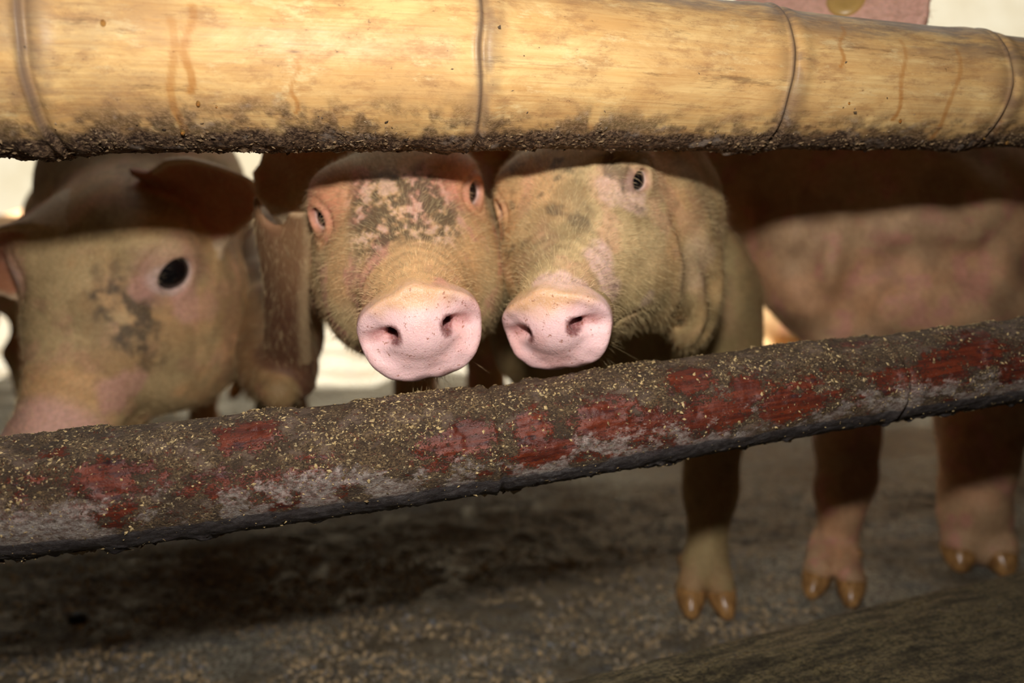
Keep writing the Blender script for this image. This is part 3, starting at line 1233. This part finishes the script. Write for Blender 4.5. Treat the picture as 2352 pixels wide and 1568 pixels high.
class Rail:
    """round pole through camera-frame stations (x, depth, up, radius)"""

    def __init__(s, st, nodes, x0, x1, step, nring, radf, seed):
        X = np.array([(u - CX) / F * d for u, v, d, r in st])
        D = np.array([d for u, v, d, r in st])
        U = np.array([(CY - v) / F * d for u, v, d, r in st])
        Rr = np.array([r for u, v, d, r in st])
        xs = np.concatenate([np.arange(x0, -.42, .02), np.arange(-.42, .56, step), np.arange(.56, x1 + .01, .02)])
        lin = np.polyfit(X, D, 1)
        linU = np.polyfit(X, U, 1)
        d = np.where((xs < X[0]) | (xs > X[-1]), np.polyval(lin, xs) + np.where(xs < X[0], D[0] - np.polyval(lin, X[0]), D[-1] - np.polyval(lin, X[-1])), catmull(X, D, xs))
        u = np.where((xs < X[0]) | (xs > X[-1]), np.polyval(linU, xs) + np.where(xs < X[0], U[0] - np.polyval(linU, X[0]), U[-1] - np.polyval(linU, X[-1])), catmull(X, U, xs))
        r = np.interp(xs, X, Rr)
        c = CPOS + xs[:, None] * RIGHT + d[:, None] * FWD + u[:, None] * UP
        tan = nrm(np.gradient(c, axis=0))
        tan = nrm(sum(np.roll(np.pad(tan, ((6, 6), (0, 0)), 'edge'), k, 0)[6:-6] for k in range(-6, 7)))
        upv = nrm(np.array([0, 0, 1.0]) - tan * tan[:, 2:3])
        fr = np.cross(tan, upv)                      # towards the camera
        fr = np.where((fr[:, 1:2] > 0), -fr, fr)
        s_ = np.concatenate([[0], np.cumsum(np.linalg.norm(np.diff(c, axis=0), axis=1))])
        s.xs, s.c, s.t, s.up, s.fr, s.s, s.r = xs, c, tan, upv, fr, s_, r
        s.node_s = [float(np.interp((un - CX) / F * dn, xs, s_)) for un, dn in nodes]
        th = np.arange(nring) / nring * 2 * math.pi
        s.nring = nring
        SS, TH = np.meshgrid(s_, th, indexing='ij')
        CO = np.stack([SS.ravel(), np.cos(TH).ravel() * .05, np.sin(TH).ravel() * .05], 1)
        R = np.repeat(r, nring) + radf(s, SS.ravel(), TH.ravel(), CO)
        dirv = np.cos(TH)[..., None] * upv[:, None] + np.sin(TH)[..., None] * fr[:, None]
        V = c[:, None] + dirv * R.reshape(SS.shape)[..., None]
        s.V, s.SS, s.TH, s.CO = V.reshape(-1, 3), SS.ravel(), TH.ravel(), CO
        N = len(xs)
        i, j = np.meshgrid(np.arange(N - 1), np.arange(nring), indexing='ij')
        j2 = (j + 1) % nring
        s.Q = np.stack([i * nring + j, i * nring + j2, (i + 1) * nring + j2, (i + 1) * nring + j], -1).reshape(-1, 4)

    def front(s, u, v):
        """surface point near pixel (u, v)"""
        P = s.V
        rel = P - CPOS
        d = rel @ FWD
        pu, pv = CX + F * (rel @ RIGHT) / d, CY - F * (rel @ UP) / d
        cost = (pu - u) ** 2 + (pv - v) ** 2 + 1e5 * (d - np.repeat(s.c @ FWD - CPOS @ FWD, s.nring) > 0)
        return int(np.argmin(cost))

    def mesh(s, name):
        org = s.c[len(s.c) // 2]
        me = mesh_np(name, s.V - org, s.Q)
        add_vec(me, 'bc', s.CO)
        return me, org


def bamboo_rad(s, S, T, CO):
    r = np.zeros(len(S))
    for k, n0 in enumerate(s.node_s):
        wob = .0035 * (fbm(np.stack([np.cos(T), np.sin(T), 0 * T + k * 7], 1), 1.4, 50, 2) - .5) * 2
        x = S - n0 - wob
        r += .0016 * np.exp(-(x / .0016) ** 2)                  # sheath scar
        r -= .0011 * np.exp(-((x - .0035) / .0016) ** 2)        # groove beside it
        r += .0016 * np.exp(-((x - .009) / .006) ** 2) + .0016 * np.exp(-((x + .012) / .012) ** 2)
        r -= .0012 * sstep(-.002, .004, x)
    r += .0006 * (fbm(CO, 60, 61) - .5)
    low = sstep(2.45, 2.9, np.minimum(T, 2 * math.pi - T) + .5 * (fbm(CO * np.array([1, 1, 1]), 40, 66) - .5))
    r += low * (.0016 * fbm(CO, 240, 67, 3) + .0022 * sstep(.5, .8, fbm(CO, 70, 69)))
    return r


upper = Rail([(-80, 112, .436, .0585), (0, 113, .440, .0582), (540, 126, .466, .0562), (1080, 142, .495, .0550), (1600, 175, .527, .0502), (2000, 197, .553, .0462), (2352, 214, .580, .0422)],
             [(128, .447), (1070, .495), (1735, .536), (2215, .569)], -2.1, 2.1, .00125, 176, bamboo_rad, 3)


def crust_rad(s, S, T, CO):
    A = np.minimum(T, 2 * math.pi - T)
    r = .0022 * (fbm(CO, 22, 71) - .5) + .0012 * (fbm(CO, 90, 72) - .5)
    crust = sstep(.46, .56, fbm(CO, 34, 73)) * sstep(2.4, 1.2, A)
    r += crust * (.0010 + .0016 * fbm(CO, 420, 74, 3))
    under = sstep(2.3, 2.9, A)
    r += under * (.0035 * sstep(.52, .8, fbm(CO, 60, 75)) + .0022 * fbm(CO, 300, 76, 3))
    for k, n0 in enumerate(s.node_s):
        x = S - n0
        r += .0014 * np.exp(-((x + .004) / .004) ** 2) - .0022 * np.exp(-(x / .0022) ** 2)
    return r


lower = Rail([(-60, 1145, .457, .0352), (0, 1140, .460, .0352), (600, 1077, .4856, .0350), (1140, 1005, .511, .0338), (1700, 915, .541, .0330), (2030, 868, .560, .0300), (2352, 824, .580, .0300)],
             [(1135, .511), (2025, .560)], -2.1, 2.1, .00110, 160, crust_rad, 4)


def mat_bamboo():
    m = NT('weathered_bamboo')
    bc = m.attr('bc').outputs['Vector']
    fib = m.noise(m.mapping(bc, (7, 240, 240)), 1.0, 6, .7)
    fib2 = m.noise(m.mapping(bc, (22, 620, 620)), 1.0, 4, .6)
    blot = m.noise(m.mapping(bc, (14, 26, 26)), 1.0, 7, .72, .8)
    blot2 = m.noise(m.mapping(bc, (38, 90, 90)), 1.0, 6, .75)
    c = m.mix(m.ramp(fib, .30, .72), srgb(234, 198, 136), srgb(216, 172, 110))
    c = m.mix(m.ramp(blot, .38, .60, 0, .65), c, srgb(196, 148, 92))
    c = m.mix(m.ramp(blot2, .47, .66, 0, .6), c, srgb(164, 120, 78))
    c = m.mix(m.ramp(fib2, .52, .74, 0, .35), c, srgb(160, 108, 62))
    c = m.mix(m.ramp(m.noise(m.mapping(bc, (26, 70, 70), (7, 3, 1)), 1.0, 6, .75), .55, .68, 0, .6), c, srgb(236, 210, 156))
    grey = m.attr('grime').outputs['Fac']
    gm = m.math('MULTIPLY', grey, m.ramp(m.noise(m.mapping(bc, (16, 70, 70)), 1.0, 7, .75), .36, .60))
    c = m.mix(m.math('MULTIPLY', gm, .85), c, srgb(128, 108, 94))
    # dark stained streaks along the fibre
    st = m.ramp(m.noise(m.mapping(bc, (13, 80, 80), (3, 1, 0)), 1.0, 6, .75), .57, .70)
    c = m.mix(m.math('MULTIPLY', st, .6), c, srgb(92, 62, 44))
    spk = m.ramp(m.noise(m.mapping(bc, (300, 420, 420)), 1.0, 3, .6), .64, .74)
    c = m.mix(m.math('MULTIPLY', spk, m.ramp(blot2, .4, .65, 0, .75)), c, srgb(84, 60, 44))
    # amber run marks
    c = m.mix(m.math('MULTIPLY', m.attr('runs').outputs['Fac'], .7), c, srgb(170, 108, 44))
    # node scars and the crust of dirt underneath
    c = m.mix(m.math('MULTIPLY', m.attr('scar').outputs['Fac'], .9), c, srgb(112, 92, 78))
    d = m.attr('dirt').outputs['Fac']
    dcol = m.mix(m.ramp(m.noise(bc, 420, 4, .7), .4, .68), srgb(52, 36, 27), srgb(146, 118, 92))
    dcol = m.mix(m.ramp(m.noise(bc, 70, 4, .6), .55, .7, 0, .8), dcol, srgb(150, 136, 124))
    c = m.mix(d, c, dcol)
    m.base(c)
    m.rough(m.math('ADD', m.math('MULTIPLY', d, .42), m.ramp(blot2, .3, .8, .36, .60)))
    m.b.inputs['Specular IOR Level'].default_value = .22
    h = m.math('ADD', m.math('MULTIPLY', fib2, .35), m.math('MULTIPLY', m.noise(bc, 900, 4, .7), m.math('ADD', m.math('MULTIPLY', d, 2.2), .12)))
    m.bump(h, .5, .0010)
    return m.m


def blob(V, pts):
    r = np.zeros(len(V))
    n = fbm(V, 70, 91, 4) - .5
    for c, ax, rad, st in pts:
        q = V - c
        a = q @ ax
        t = np.linalg.norm(q - a[:, None] * ax, axis=1)
        e = np.sqrt((a / rad[0]) ** 2 + (t / rad[1]) ** 2) + 1.3 * n
        r = np.maximum(r, st * sstep(1.55, .45, e))
    return r


# ---- upper bamboo
me, org = upper.mesh('bamboo_pole')
A_ = np.minimum(upper.TH, 2 * math.pi - upper.TH)
CO = upper.CO
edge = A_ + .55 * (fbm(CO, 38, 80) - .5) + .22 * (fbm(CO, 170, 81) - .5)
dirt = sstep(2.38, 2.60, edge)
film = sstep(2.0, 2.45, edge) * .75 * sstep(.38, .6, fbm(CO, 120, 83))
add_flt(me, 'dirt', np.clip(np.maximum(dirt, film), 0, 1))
scar = np.zeros(len(CO))
for k, n0 in enumerate(upper.node_s):
    wob = .0035 * (fbm(np.stack([np.cos(upper.TH), np.sin(upper.TH), 0 * upper.TH + k * 7], 1), 1.4, 50, 2) - .5) * 2
    x = upper.SS - n0 - wob
    scar = np.maximum(scar, np.exp(-((x - .001) / .0028) ** 2))
    scar = np.maximum(scar, .7 * np.exp(-((x - .004) / .010) ** 2) * sstep(.42, .6, fbm(CO, 55, 84)))
add_flt(me, 'scar', scar)
sx = upper.V @ RIGHT
grime = .95 * sstep(1.05, .55, A_) + .65 * sstep(.10, .34, sx) * sstep(1.35, .9, A_) + .30 * sstep(-.1, -.24, sx) + .25 * sstep(.2, .4, sx) + .12
add_flt(me, 'grime', np.clip(grime, 0, 1))
runs = np.zeros(len(CO))
for (u, v0, v1, wd, lean) in ((392, 30, 330, .0030, .12), (435, 0, 210, .0030, .0), (2065, 90, 275, .0022, -.10), (2195, 110, 330, .0024, -.35), (2320, 120, 330, .0024, -.30), (678, 130, 260, .0016, .0), (1930, 60, 150, .002, 0), (420, 60, 60, .001, 0)):
    i0 = upper.front(u, v0)
    i1 = upper.front(u + lean * (v1 - v0), v1)
    t = np.clip((upper.TH - upper.TH[i0]) / (upper.TH[i1] - upper.TH[i0] + 1e-6), -.2, 1.2)
    sc_ = upper.SS[i0] + (upper.SS[i1] - upper.SS[i0]) * t + .002 * np.sin(t * 9)
    runs = np.maximum(runs, sstep(wd, wd * .4, np.abs(upper.SS - sc_)) * ((t > 0) & (t < 1)) * (.45 + .55 * t))
add_flt(me, 'runs', runs)
BAMBOO = mat_bamboo()
bam = link('bamboo_pole', me, (BAMBOO,))
bam.location = org
tag(bam, 'thick yellow bamboo pole with three node rings running across the top as upper rail', 'bamboo pole')


# ---- lower pole
def mat_lower():
    m = NT('caked_red_pole')
    bc = m.attr('bc').outputs['Vector']
    k = m.attr('zones').outputs['Color']
    sp = m.n('ShaderNodeSeparateColor')
    m.l(k, sp.inputs[0])
    red, white, under = sp.outputs[0], sp.outputs[1], sp.outputs[2]
    fine = m.noise(bc, 700, 4, .7)
    mid = m.noise(bc, 160, 5, .7)
    crust = m.mix(m.ramp(fine, .38, .66), srgb(50, 36, 26), srgb(128, 104, 74))
    crust = m.mix(m.ramp(m.noise(bc, 60, 5, .7), .42, .60, 0, .75), crust, srgb(58, 44, 34))
    crust = m.mix(m.ramp(m.noise(m.mapping(bc, (1, 1, 1), (3, 2, 1)), 48, 5, .7), .50, .64, 0, .6), crust, srgb(120, 100, 88))
    crust = m.mix(m.ramp(m.noise(bc, 430, 3, .6), .60, .70, 0, .8), crust, srgb(206, 184, 140))
    fib = m.noise(m.mapping(bc, (22, 200, 200)), 1.0, 5, .65)
    redc = m.mix(m.ramp(fib, .35, .65), srgb(114, 50, 30), srgb(76, 33, 25))
    redc = m.mix(m.ramp(m.noise(m.mapping(bc, (60, 130, 130)), 1.0, 5, .75), .54, .66, 0, .9), redc, srgb(48, 30, 34))
    greyc = m.mix(m.ramp(m.noise(bc, 260, 5, .75), .38, .62), srgb(120, 98, 90), srgb(184, 174, 166))
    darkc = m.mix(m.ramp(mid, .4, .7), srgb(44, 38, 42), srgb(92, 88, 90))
    rmask = m.ramp(m.math('ADD', red, m.math('MULTIPLY', m.math('ADD', m.math('SUBTRACT', mid, .5), m.math('SUBTRACT', fine, .5)), 3.0)), .40, .62)
    wmask = m.ramp(m.math('ADD', white, m.math('MULTIPLY', m.math('ADD', m.math('SUBTRACT', m.noise(bc, 330, 5, .75), .5), m.math('SUBTRACT', mid, .5)), 1.5)), .32, .70, 0, .62)
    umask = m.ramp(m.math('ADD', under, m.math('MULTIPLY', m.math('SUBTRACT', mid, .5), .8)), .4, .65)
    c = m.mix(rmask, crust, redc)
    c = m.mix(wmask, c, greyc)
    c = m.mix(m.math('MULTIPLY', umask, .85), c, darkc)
    m.base(c)
    m.rough(m.ramp(rmask, 0, 1, .62, .33))
    m.b.inputs['Specular IOR Level'].default_value = .42
    m.bump(m.math('MULTIPLY', m.math('ADD', fine, mid), m.ramp(rmask, 0, 1, 1.0, .3)), .8, .0018)
    return m.m


me, org = lower.mesh('lower_pole')
A_ = np.minimum(lower.TH, 2 * math.pi - lower.TH)
CO = lower.CO
n1 = fbm(CO * np.array([.55, 1, 1]), 30, 101)
n2 = fbm(CO, 48, 104)
band = sstep(.75, 1.15, A_) * sstep(2.45, 2.0, A_)
red = band * sstep(.43, .58, n1) * .95
ax_ = lower.t[len(lower.t) // 2]
rp = []
for (u, v, a, b_, st) in ((575, 1000, 70, 42, .95), (245, 1105, 70, 50, .9), (330, 1075, 50, 26, .7), (250, 1180, 70, 18, .8), (120, 1040, 40, 20, .6), (1060, 1015, 90, 42, 1), (1215, 990, 50, 50, 1), (1240, 1045, 90, 32, 1), (1390, 960, 80, 50, 1), (1500, 975, 90, 40, .95), (1640, 960, 120, 34, 1), (1575, 870, 50, 34, .9), (1715, 905, 46, 52, 1), (1830, 930, 110, 40, .95), (1860, 880, 50, 30, .8), (2060, 870, 60, 30, .7), (2160, 850, 80, 40, .8), (2260, 800, 70, 44, .8), (2330, 850, 50, 30, .8), (1960, 790, 50, 12, .7), (480, 1120, 90, 20, .6)):
    i = lower.front(u, v)
    dd = (lower.V[i] - CPOS) @ FWD
    rp.append((lower.V[i], ax_, (a * dd / F, b_ * dd / F), st))
rb = blob(lower.V, rp)
red = np.maximum(red * .62, rb)
white = sstep(1.1, 1.6, A_) * sstep(2.55, 2.1, A_) * sstep(.38, .60, n2) * .85 * (1 - .45 * rb)
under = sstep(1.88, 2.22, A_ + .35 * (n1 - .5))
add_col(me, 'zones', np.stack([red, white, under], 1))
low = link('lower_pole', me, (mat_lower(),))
low.location = org
tag(low, 'dirt-caked pole with worn dark red patches, lower rail under the snouts', 'pole')


# ---- crumbs of straw and dried dung stuck to the rails
def mat_crumb(name, a, b_, c_):
    m = NT(name)
    g = m.n('ShaderNodeNewGeometry')
    r = g.outputs['Random Per Island']
    m.base(m.mix(m.ramp(r, .0, .5), a, m.mix(m.ramp(r, .5, 1.0), b_, c_)))
    m.rough(.6)
    return m.m


def crumbs(name, rail, wfun, n, size, mat, parent, seed, elong=2.2):
    rng = np.random.default_rng(seed)
    sx_ = rail.V @ RIGHT
    w = wfun(rail) * ((sx_ > -.40) & (sx_ < .54))
    # rings are denser in the middle of the frame; even enough for crumbs
    idx = rng.choice(len(w), n, p=w / w.sum())
    k = idx // rail.nring
    up, fr, t = rail.up[k], rail.fr[k], rail.t[k]
    th = rail.TH[idx]
    nn = np.cos(th)[:, None] * up + np.sin(th)[:, None] * fr
    tang = np.cross(nn, t)
    a = rng.uniform(0, 2 * math.pi, (n, 1))
    e1 = np.cos(a) * t + np.sin(a) * tang + nn * rng.normal(0, .35, (n, 1))
    e1 = nrm(e1)
    e2 = nrm(np.cross(nn, e1))
    e3 = np.cross(e1, e2)
    ln = size * np.minimum(rng.lognormal(0, .55, (n, 1)), 2.6)
    wd = ln * rng.uniform(.35, 1.0, (n, 1)) / elong * 1.6
    hh = wd * rng.uniform(.35, .8, (n, 1))
    p0 = rail.V[idx] + nn * hh * .25 + t * rng.normal(0, .0006, (n, 1)) + tang * rng.normal(0, .0006, (n, 1))
    V = np.stack([p0 - e1 * ln, p0 + e1 * ln * rng.uniform(.6, 1, (n, 1)), p0 + e2 * wd, p0 - e2 * wd * rng.uniform(.5, 1, (n, 1)), p0 + e3 * hh, p0 - e3 * hh], 1).reshape(-1, 3)
    f = np.array([[0, 2, 4], [2, 1, 4], [1, 3, 4], [3, 0, 4], [2, 0, 5], [1, 2, 5], [3, 1, 5], [0, 3, 5]])
    Q = (np.arange(n)[:, None, None] * 6 + f[None]).reshape(-1, 3)
    org = np.asarray(parent.location)
    o = link(name, mesh_np(name, V - org, Q, False), (mat,), parent)
    o['kind'] = 'stuff'
    return o


def w_low(r):
    A = np.minimum(r.TH, 2 * math.pi - r.TH)
    w = .9 * sstep(2.2, 1.0, A) * (.15 + sstep(.46, .6, fbm(r.CO, 34, 73))) + .35 * sstep(2.3, 2.8, A) * sstep(.5, .65, fbm(r.CO, 60, 75))
    return w * (1 - .85 * rb) + .03


def w_up(r):
    A = np.minimum(r.TH, 2 * math.pi - r.TH)
    e = A + .55 * (fbm(r.CO, 38, 80) - .5)
    return sstep(2.35, 2.7, e) * (.1 + sstep(.45, .65, fbm(r.CO, 45, 99))) + .004 * sstep(1.2, 2, A)


STRAW = mat_crumb('straw_crumbs', srgb(104, 82, 54), srgb(196, 170, 120), srgb(64, 48, 32))
DUNG = mat_crumb('dry_dung_crumbs', srgb(70, 52, 38), srgb(150, 124, 92), srgb(40, 28, 20))
crumbs('straw_crumbs', lower, w_low, 13000, .00078, STRAW, low, 21)
crumbs('dung_crumbs', upper, w_up, 8000, .00095, DUNG, bam, 22)
crumbs('dung_clumps', lower, lambda r: sstep(2.75, 3.1, np.minimum(r.TH, 2 * math.pi - r.TH)) * sstep(.56, .66, fbm(r.CO, 28, 131)), 380, .0026, DUNG, low, 23, 1.6)

AMBER = mat_plain('amber_water', srgb(222, 178, 110), .03, .6, **{'Transmission Weight': .85, 'IOR': 1.33})
for (u, v, r) in ((455, 233, .0019), (418, 300, .0022), (2312, 325, .0021), (2065, 277, .0017), (497, 245, .0009), (1950, 235, .0012), (240, 58, .0022), (2260, 315, .0014)):
    i = upper.front(u, v)
    k = i // upper.nring
    nn = math.cos(upper.TH[i]) * upper.up[k] + math.sin(upper.TH[i]) * upper.fr[k]
    dr = link('water_drop', ball('water_drop', r * .62, 16, 12, 1, .8, 1.25), (AMBER,), bam)
    dr.location = upper.V[i] + nn * r * .35 - org * 0 - np.asarray(bam.location)

# ================================================================== the pen
def mat_floor():
    m = NT('wet_dung_floor')
    co = m.coord()
    big = m.noise(m.mapping(co, (4, 9, 4)), 1.0, 5, .6, .4)
    mid = m.noise(m.mapping(co, (26, 60, 30)), 1.0, 5, .65)
    fine = m.noise(co, 240, 6, .78)
    c = m.mix(m.ramp(fine, .36, .62), srgb(104, 97, 82), srgb(226, 218, 198))
    c = m.mix(m.ramp(big, .40, .62, 0, .75), c, srgb(128, 108, 78))
    c = m.mix(m.ramp(mid, .50, .68, 0, .7), c, srgb(126, 126, 128))
    c = m.mix(m.ramp(m.noise(co, 90, 3, .5), .66, .72, 0, .8), c, srgb(150, 128, 96))
    m.base(c)
    m.rough(m.ramp(m.math('ADD', big, m.math('MULTIPLY', mid, .5)), .55, .95, .10, .45))
    m.b.inputs['Specular IOR Level'].default_value = .5
    m.bump(m.math('ADD', m.math('MULTIPLY', fine, .8), m.math('MULTIPLY', mid, 1.6)), 1.0, .008)
    return m.m


def box_mesh(name, boxes):
    V, Q = [], []
    for (x0, x1, y0, y1, z0, z1) in boxes:
        b0 = len(V)
        V += [(x0, y0, z0), (x1, y0, z0), (x1, y1, z0), (x0, y1, z0), (x0, y0, z1), (x1, y0, z1), (x1, y1, z1), (x0, y1, z1)]
        Q += [[b0 + i for i in q] for q in ((0, 3, 2, 1), (4, 5, 6, 7), (0, 1, 5, 4), (1, 2, 6, 5), (2, 3, 7, 6), (3, 0, 4, 7))]
    return mesh_np(name, V, Q, False)


# floor with a gentle relief near the rails
gx = np.concatenate([np.arange(-2.3, -.6, .1), np.arange(-.6, .9, .004), np.arange(.9, 2.41, .1)])
gy = np.concatenate([np.arange(-1.2, .6, .1), np.arange(.6, 1.2, .004), np.arange(1.2, 3.35, .1)])
GX, GY = np.meshgrid(gx, gy, indexing='ij')
P = np.stack([GX.ravel(), GY.ravel(), 0 * GX.ravel()], 1)
fz = (.010 * (fbm(P * np.array([1, 2.2, 1]), 16, 140) - .55) + .012 * (fbm(P, 42, 142) - .5) + .006 * (fbm(P, 130, 141) - .5)) * sstep(.5, .65, P[:, 1]) * sstep(1.3, 1.1, P[:, 1]) - .001
P[:, 2] = np.minimum(fz, .0015)
ny = len(gy)
i, j = np.meshgrid(np.arange(len(gx) - 1), np.arange(ny - 1), indexing='ij')
Qf = np.stack([i * ny + j, (i + 1) * ny + j, (i + 1) * ny + j + 1, i * ny + j + 1], -1).reshape(-1, 4)
fo = link('floor', mesh_np('floor', P, Qf), (mat_floor(),))
tag(fo, 'wet dark concrete floor smeared with dung', 'floor', kind='structure')


def mat_wall(name, a, b_):
    m = NT(name)
    co = m.coord()
    n = m.noise(co, 3.0, 6, .65)
    n2 = m.noise(co, 60, 4, .6)
    c = m.mix(m.ramp(n, .35, .7), a, b_)
    c = m.mix(m.ramp(n2, .6, .75, 0, .25), c, srgb(150, 140, 118))
    m.base(c)
    m.rough(.8)
    m.bump(n2, .3, .003)
    return m.m


WALL = mat_wall('limewashed_plaster', srgb(236, 232, 214), srgb(222, 214, 190))
DARK = mat_wall('dark_boards', srgb(70, 58, 42), srgb(48, 40, 30))
YB = 3.2
wx0, wx1, wz0, wz1 = -.55, .835, 1.135, 1.95
wb = link('wall_back', box_mesh('wall_back', [(-2.3, wx0, YB, YB + .12, 0, 2.2), (wx1, 2.3, YB, YB + .12, 0, 2.2), (wx0, wx1, YB, YB + .12, 0, wz0), (wx0, wx1, YB, YB + .12, wz1, 2.2)]), (WALL,))
tag(wb, 'cream limewashed back wall of the pen', 'wall', kind='structure')
for nm, x0, x1 in (('wall_left', -2.3, -2.2), ('wall_right', 2.2, 2.3)):
    w_ = link(nm, box_mesh(nm, [(x0, x1, -1.1, YB, 0, 2.2)]), (DARK,))
    tag(w_, 'dark boarded side wall of the pen', 'wall', kind='structure')
wf = link('wall_front_blocker', box_mesh('wall_front_blocker', [(-2.3, 2.3, -1.2, -1.1, 0, 2.2)]), (DARK,))  # unseen wall, added to stop sky light from the camera side
tag(wf, 'unseen dark boarded wall added behind the camera to block sky light', 'wall', kind='structure')
ce = link('ceiling', box_mesh('ceiling', [(-2.3, 2.3, -1.2, 1.45, 2.2, 2.26)]), (DARK,))  # unseen roof, added; its rear edge sets where daylight falls
tag(ce, 'unseen dark boarded roof, added to keep daylight to the rear of the pen', 'ceiling', kind='structure')
WOOD = mat_wall('pale_window_wood', srgb(214, 204, 180), srgb(190, 176, 146))
wn = link('window_1', box_mesh('window_1', [(wx0, wx0 + .04, YB + .02, YB + .08, wz0, wz1), (wx1 - .012, wx1, YB + .02, YB + .08, wz0, wz1), (wx0 + .04, wx1 - .012, YB + .02, YB + .08, wz1 - .04, wz1), (wx0 + .04, wx1 - .012, YB + .02, YB + .08, wz0, wz0 + .01)]), (WOOD,))
tag(wn, 'open bright window in the back wall, just above the bamboo', 'window', kind='structure')

# raised concrete curb in front of the pen
cz = .138
e0, e1 = floor_at(1095, 1568, cz), floor_at(2352, 1272, cz)
dirc = nrm((e1 - e0) * np.array([1, 1, 0]))
nin = np.array([-dirc[1], dirc[0], 0])                  # away from the camera
prof = [(.000, 0), (.004, .06), (-.001, .112), (-.008, .128), (-.020, .1365), (-.045, .139), (-.16, .139), (-.27, .139), (-.30, .13), (-.31, .11), (-.315, 0)]
L0 = np.arange(-.25, 1.4, .006)
pp = []
for a, b2 in zip(prof[:-1], prof[1:]):
    n_ = max(2, int(math.hypot(b2[0] - a[0], b2[1] - a[1]) / .006))
    for t in np.arange(n_) / n_:
        pp.append((a[0] + (b2[0] - a[0]) * t, a[1] + (b2[1] - a[1]) * t))
pp.append(prof[-1])
pp = np.array(pp)
V = (e0 * np.array([1, 1, 0]))[None, None] + L0[:, None, None] * dirc + pp[None, :, 0:1] * nin + pp[None, :, 1:2] * np.array([0, 0, 1.0])
V = V.reshape(-1, 3)
lift_ = .010 * (fbm(V * np.array([1, 1, 1]), 13, 150) - .5) + .003 * (fbm(V, 110, 151) - .5)
V[:, 2] += lift_ * sstep(0, .08, V[:, 2])
n_ = len(pp)
i, j = np.meshgrid(np.arange(len(L0) - 1), np.arange(n_ - 1), indexing='ij')
Qc = np.stack([i * n_ + j, i * n_ + j + 1, (i + 1) * n_ + j + 1, (i + 1) * n_ + j], -1).reshape(-1, 4)


def mat_curb():
    m = NT('wet_grimy_concrete')
    co = m.attr('bc').outputs['Vector']
    fine = m.noise(m.mapping(co, (260, 420, 420)), 1.0, 6, .78)
    st = m.noise(m.mapping(co, (18, 110, 110)), 1.0, 5, .65)
    c = m.mix(m.ramp(fine, .34, .68), srgb(34, 28, 17), srgb(168, 150, 108))
    c = m.mix(m.ramp(st, .42, .66, 0, .75), c, srgb(44, 38, 26))
    c = m.mix(m.ramp(m.noise(co, 260, 3, .6), .66, .74, 0, .8), c, srgb(160, 142, 100))
    m.base(c)
    m.rough(m.ramp(st, .3, .7, .25, .6))
    m.bump(m.math('ADD', fine, m.math('MULTIPLY', st, .6)), .9, .004)
    return m.m


cme = mesh_np('concrete_curb', V, Qc)
add_vec(cme, 'bc', np.stack([np.repeat(L0, n_), np.tile(pp[:, 0], len(L0)), np.tile(pp[:, 1], len(L0))], 1))
cu = link('trim_1', cme, (mat_curb(),))
tag(cu, 'low wet grimy concrete curb in the lower right foreground', 'curb', kind='structure')

# loose grit on the floor in front
rng = np.random.default_rng(41)
n = 13000
u_, v_ = rng.uniform(-60, 1900, n), 1250 + 340 * rng.power(1.2, n)
pos = np.array([floor_at(a, b2) for a, b2 in zip(u_, v_)])
keep = ((pos - e0) @ nin > .012) & (fbm(pos * np.array([1, 2, 1]), 14, 160) > .40)
pos = pos[keep]
n = len(pos)
t_ = np.array([[0, 0, 1], [.94, 0, -.33], [-.47, .82, -.33], [-.47, -.82, -.33], [.5, .5, .4], [-.6, .1, .5]])
fz2 = [[0, 1, 4], [4, 1, 2], [0, 4, 2], [0, 2, 5], [5, 2, 3], [0, 5, 3], [0, 3, 1], [1, 3, 2]]
sz = .0017 * np.minimum(rng.lognormal(0, .5, (n, 1, 1)), 2.2)
jit = t_[None] + rng.normal(0, .22, (n, 6, 3))
an = rng.uniform(0, 6.28, n)
Rr = np.zeros((n, 3, 3))
Rr[:, 0, 0] = np.cos(an); Rr[:, 0, 1] = -np.sin(an); Rr[:, 1, 0] = np.sin(an); Rr[:, 1, 1] = np.cos(an); Rr[:, 2, 2] = .7
V = (np.einsum('nij,nkj->nki', Rr, jit) * sz + pos[:, None]).reshape(-1, 3)
Q = (np.arange(n)[:, None, None] * 6 + np.array(fz2)[None]).reshape(-1, 3)
GR = mat_crumb('grit', srgb(110, 96, 74), srgb(206, 178, 136), srgb(130, 130, 132))
gr = link('grit', mesh_np('grit', V, Q, False), (GR,))
tag(gr, 'loose brown and grey grit strewn over the wet floor', 'grit', kind='stuff')

# dropping
dp = floor_at(180, 1425)
dv = ball('dung_lump', .0085, 20, 14, 1.2, 1.0, .7)
co_ = np.zeros(len(dv.vertices) * 3, np.float32)
dv.vertices.foreach_get('co', co_)
co_ = co_.reshape(-1, 3) * (1 + .35 * (fbm(co_.reshape(-1, 3), 150, 170)[:, None] - .5))
dv.vertices.foreach_set('co', co_.astype(np.float32).ravel())
dl = link('dung_lump', dv, (mat_plain('dark_dung', srgb(36, 34, 28), .35),))
dl.location = dp + np.array([0, 0, .004])
tag(dl, 'small dark dung lump on the floor at the lower left', 'dung')
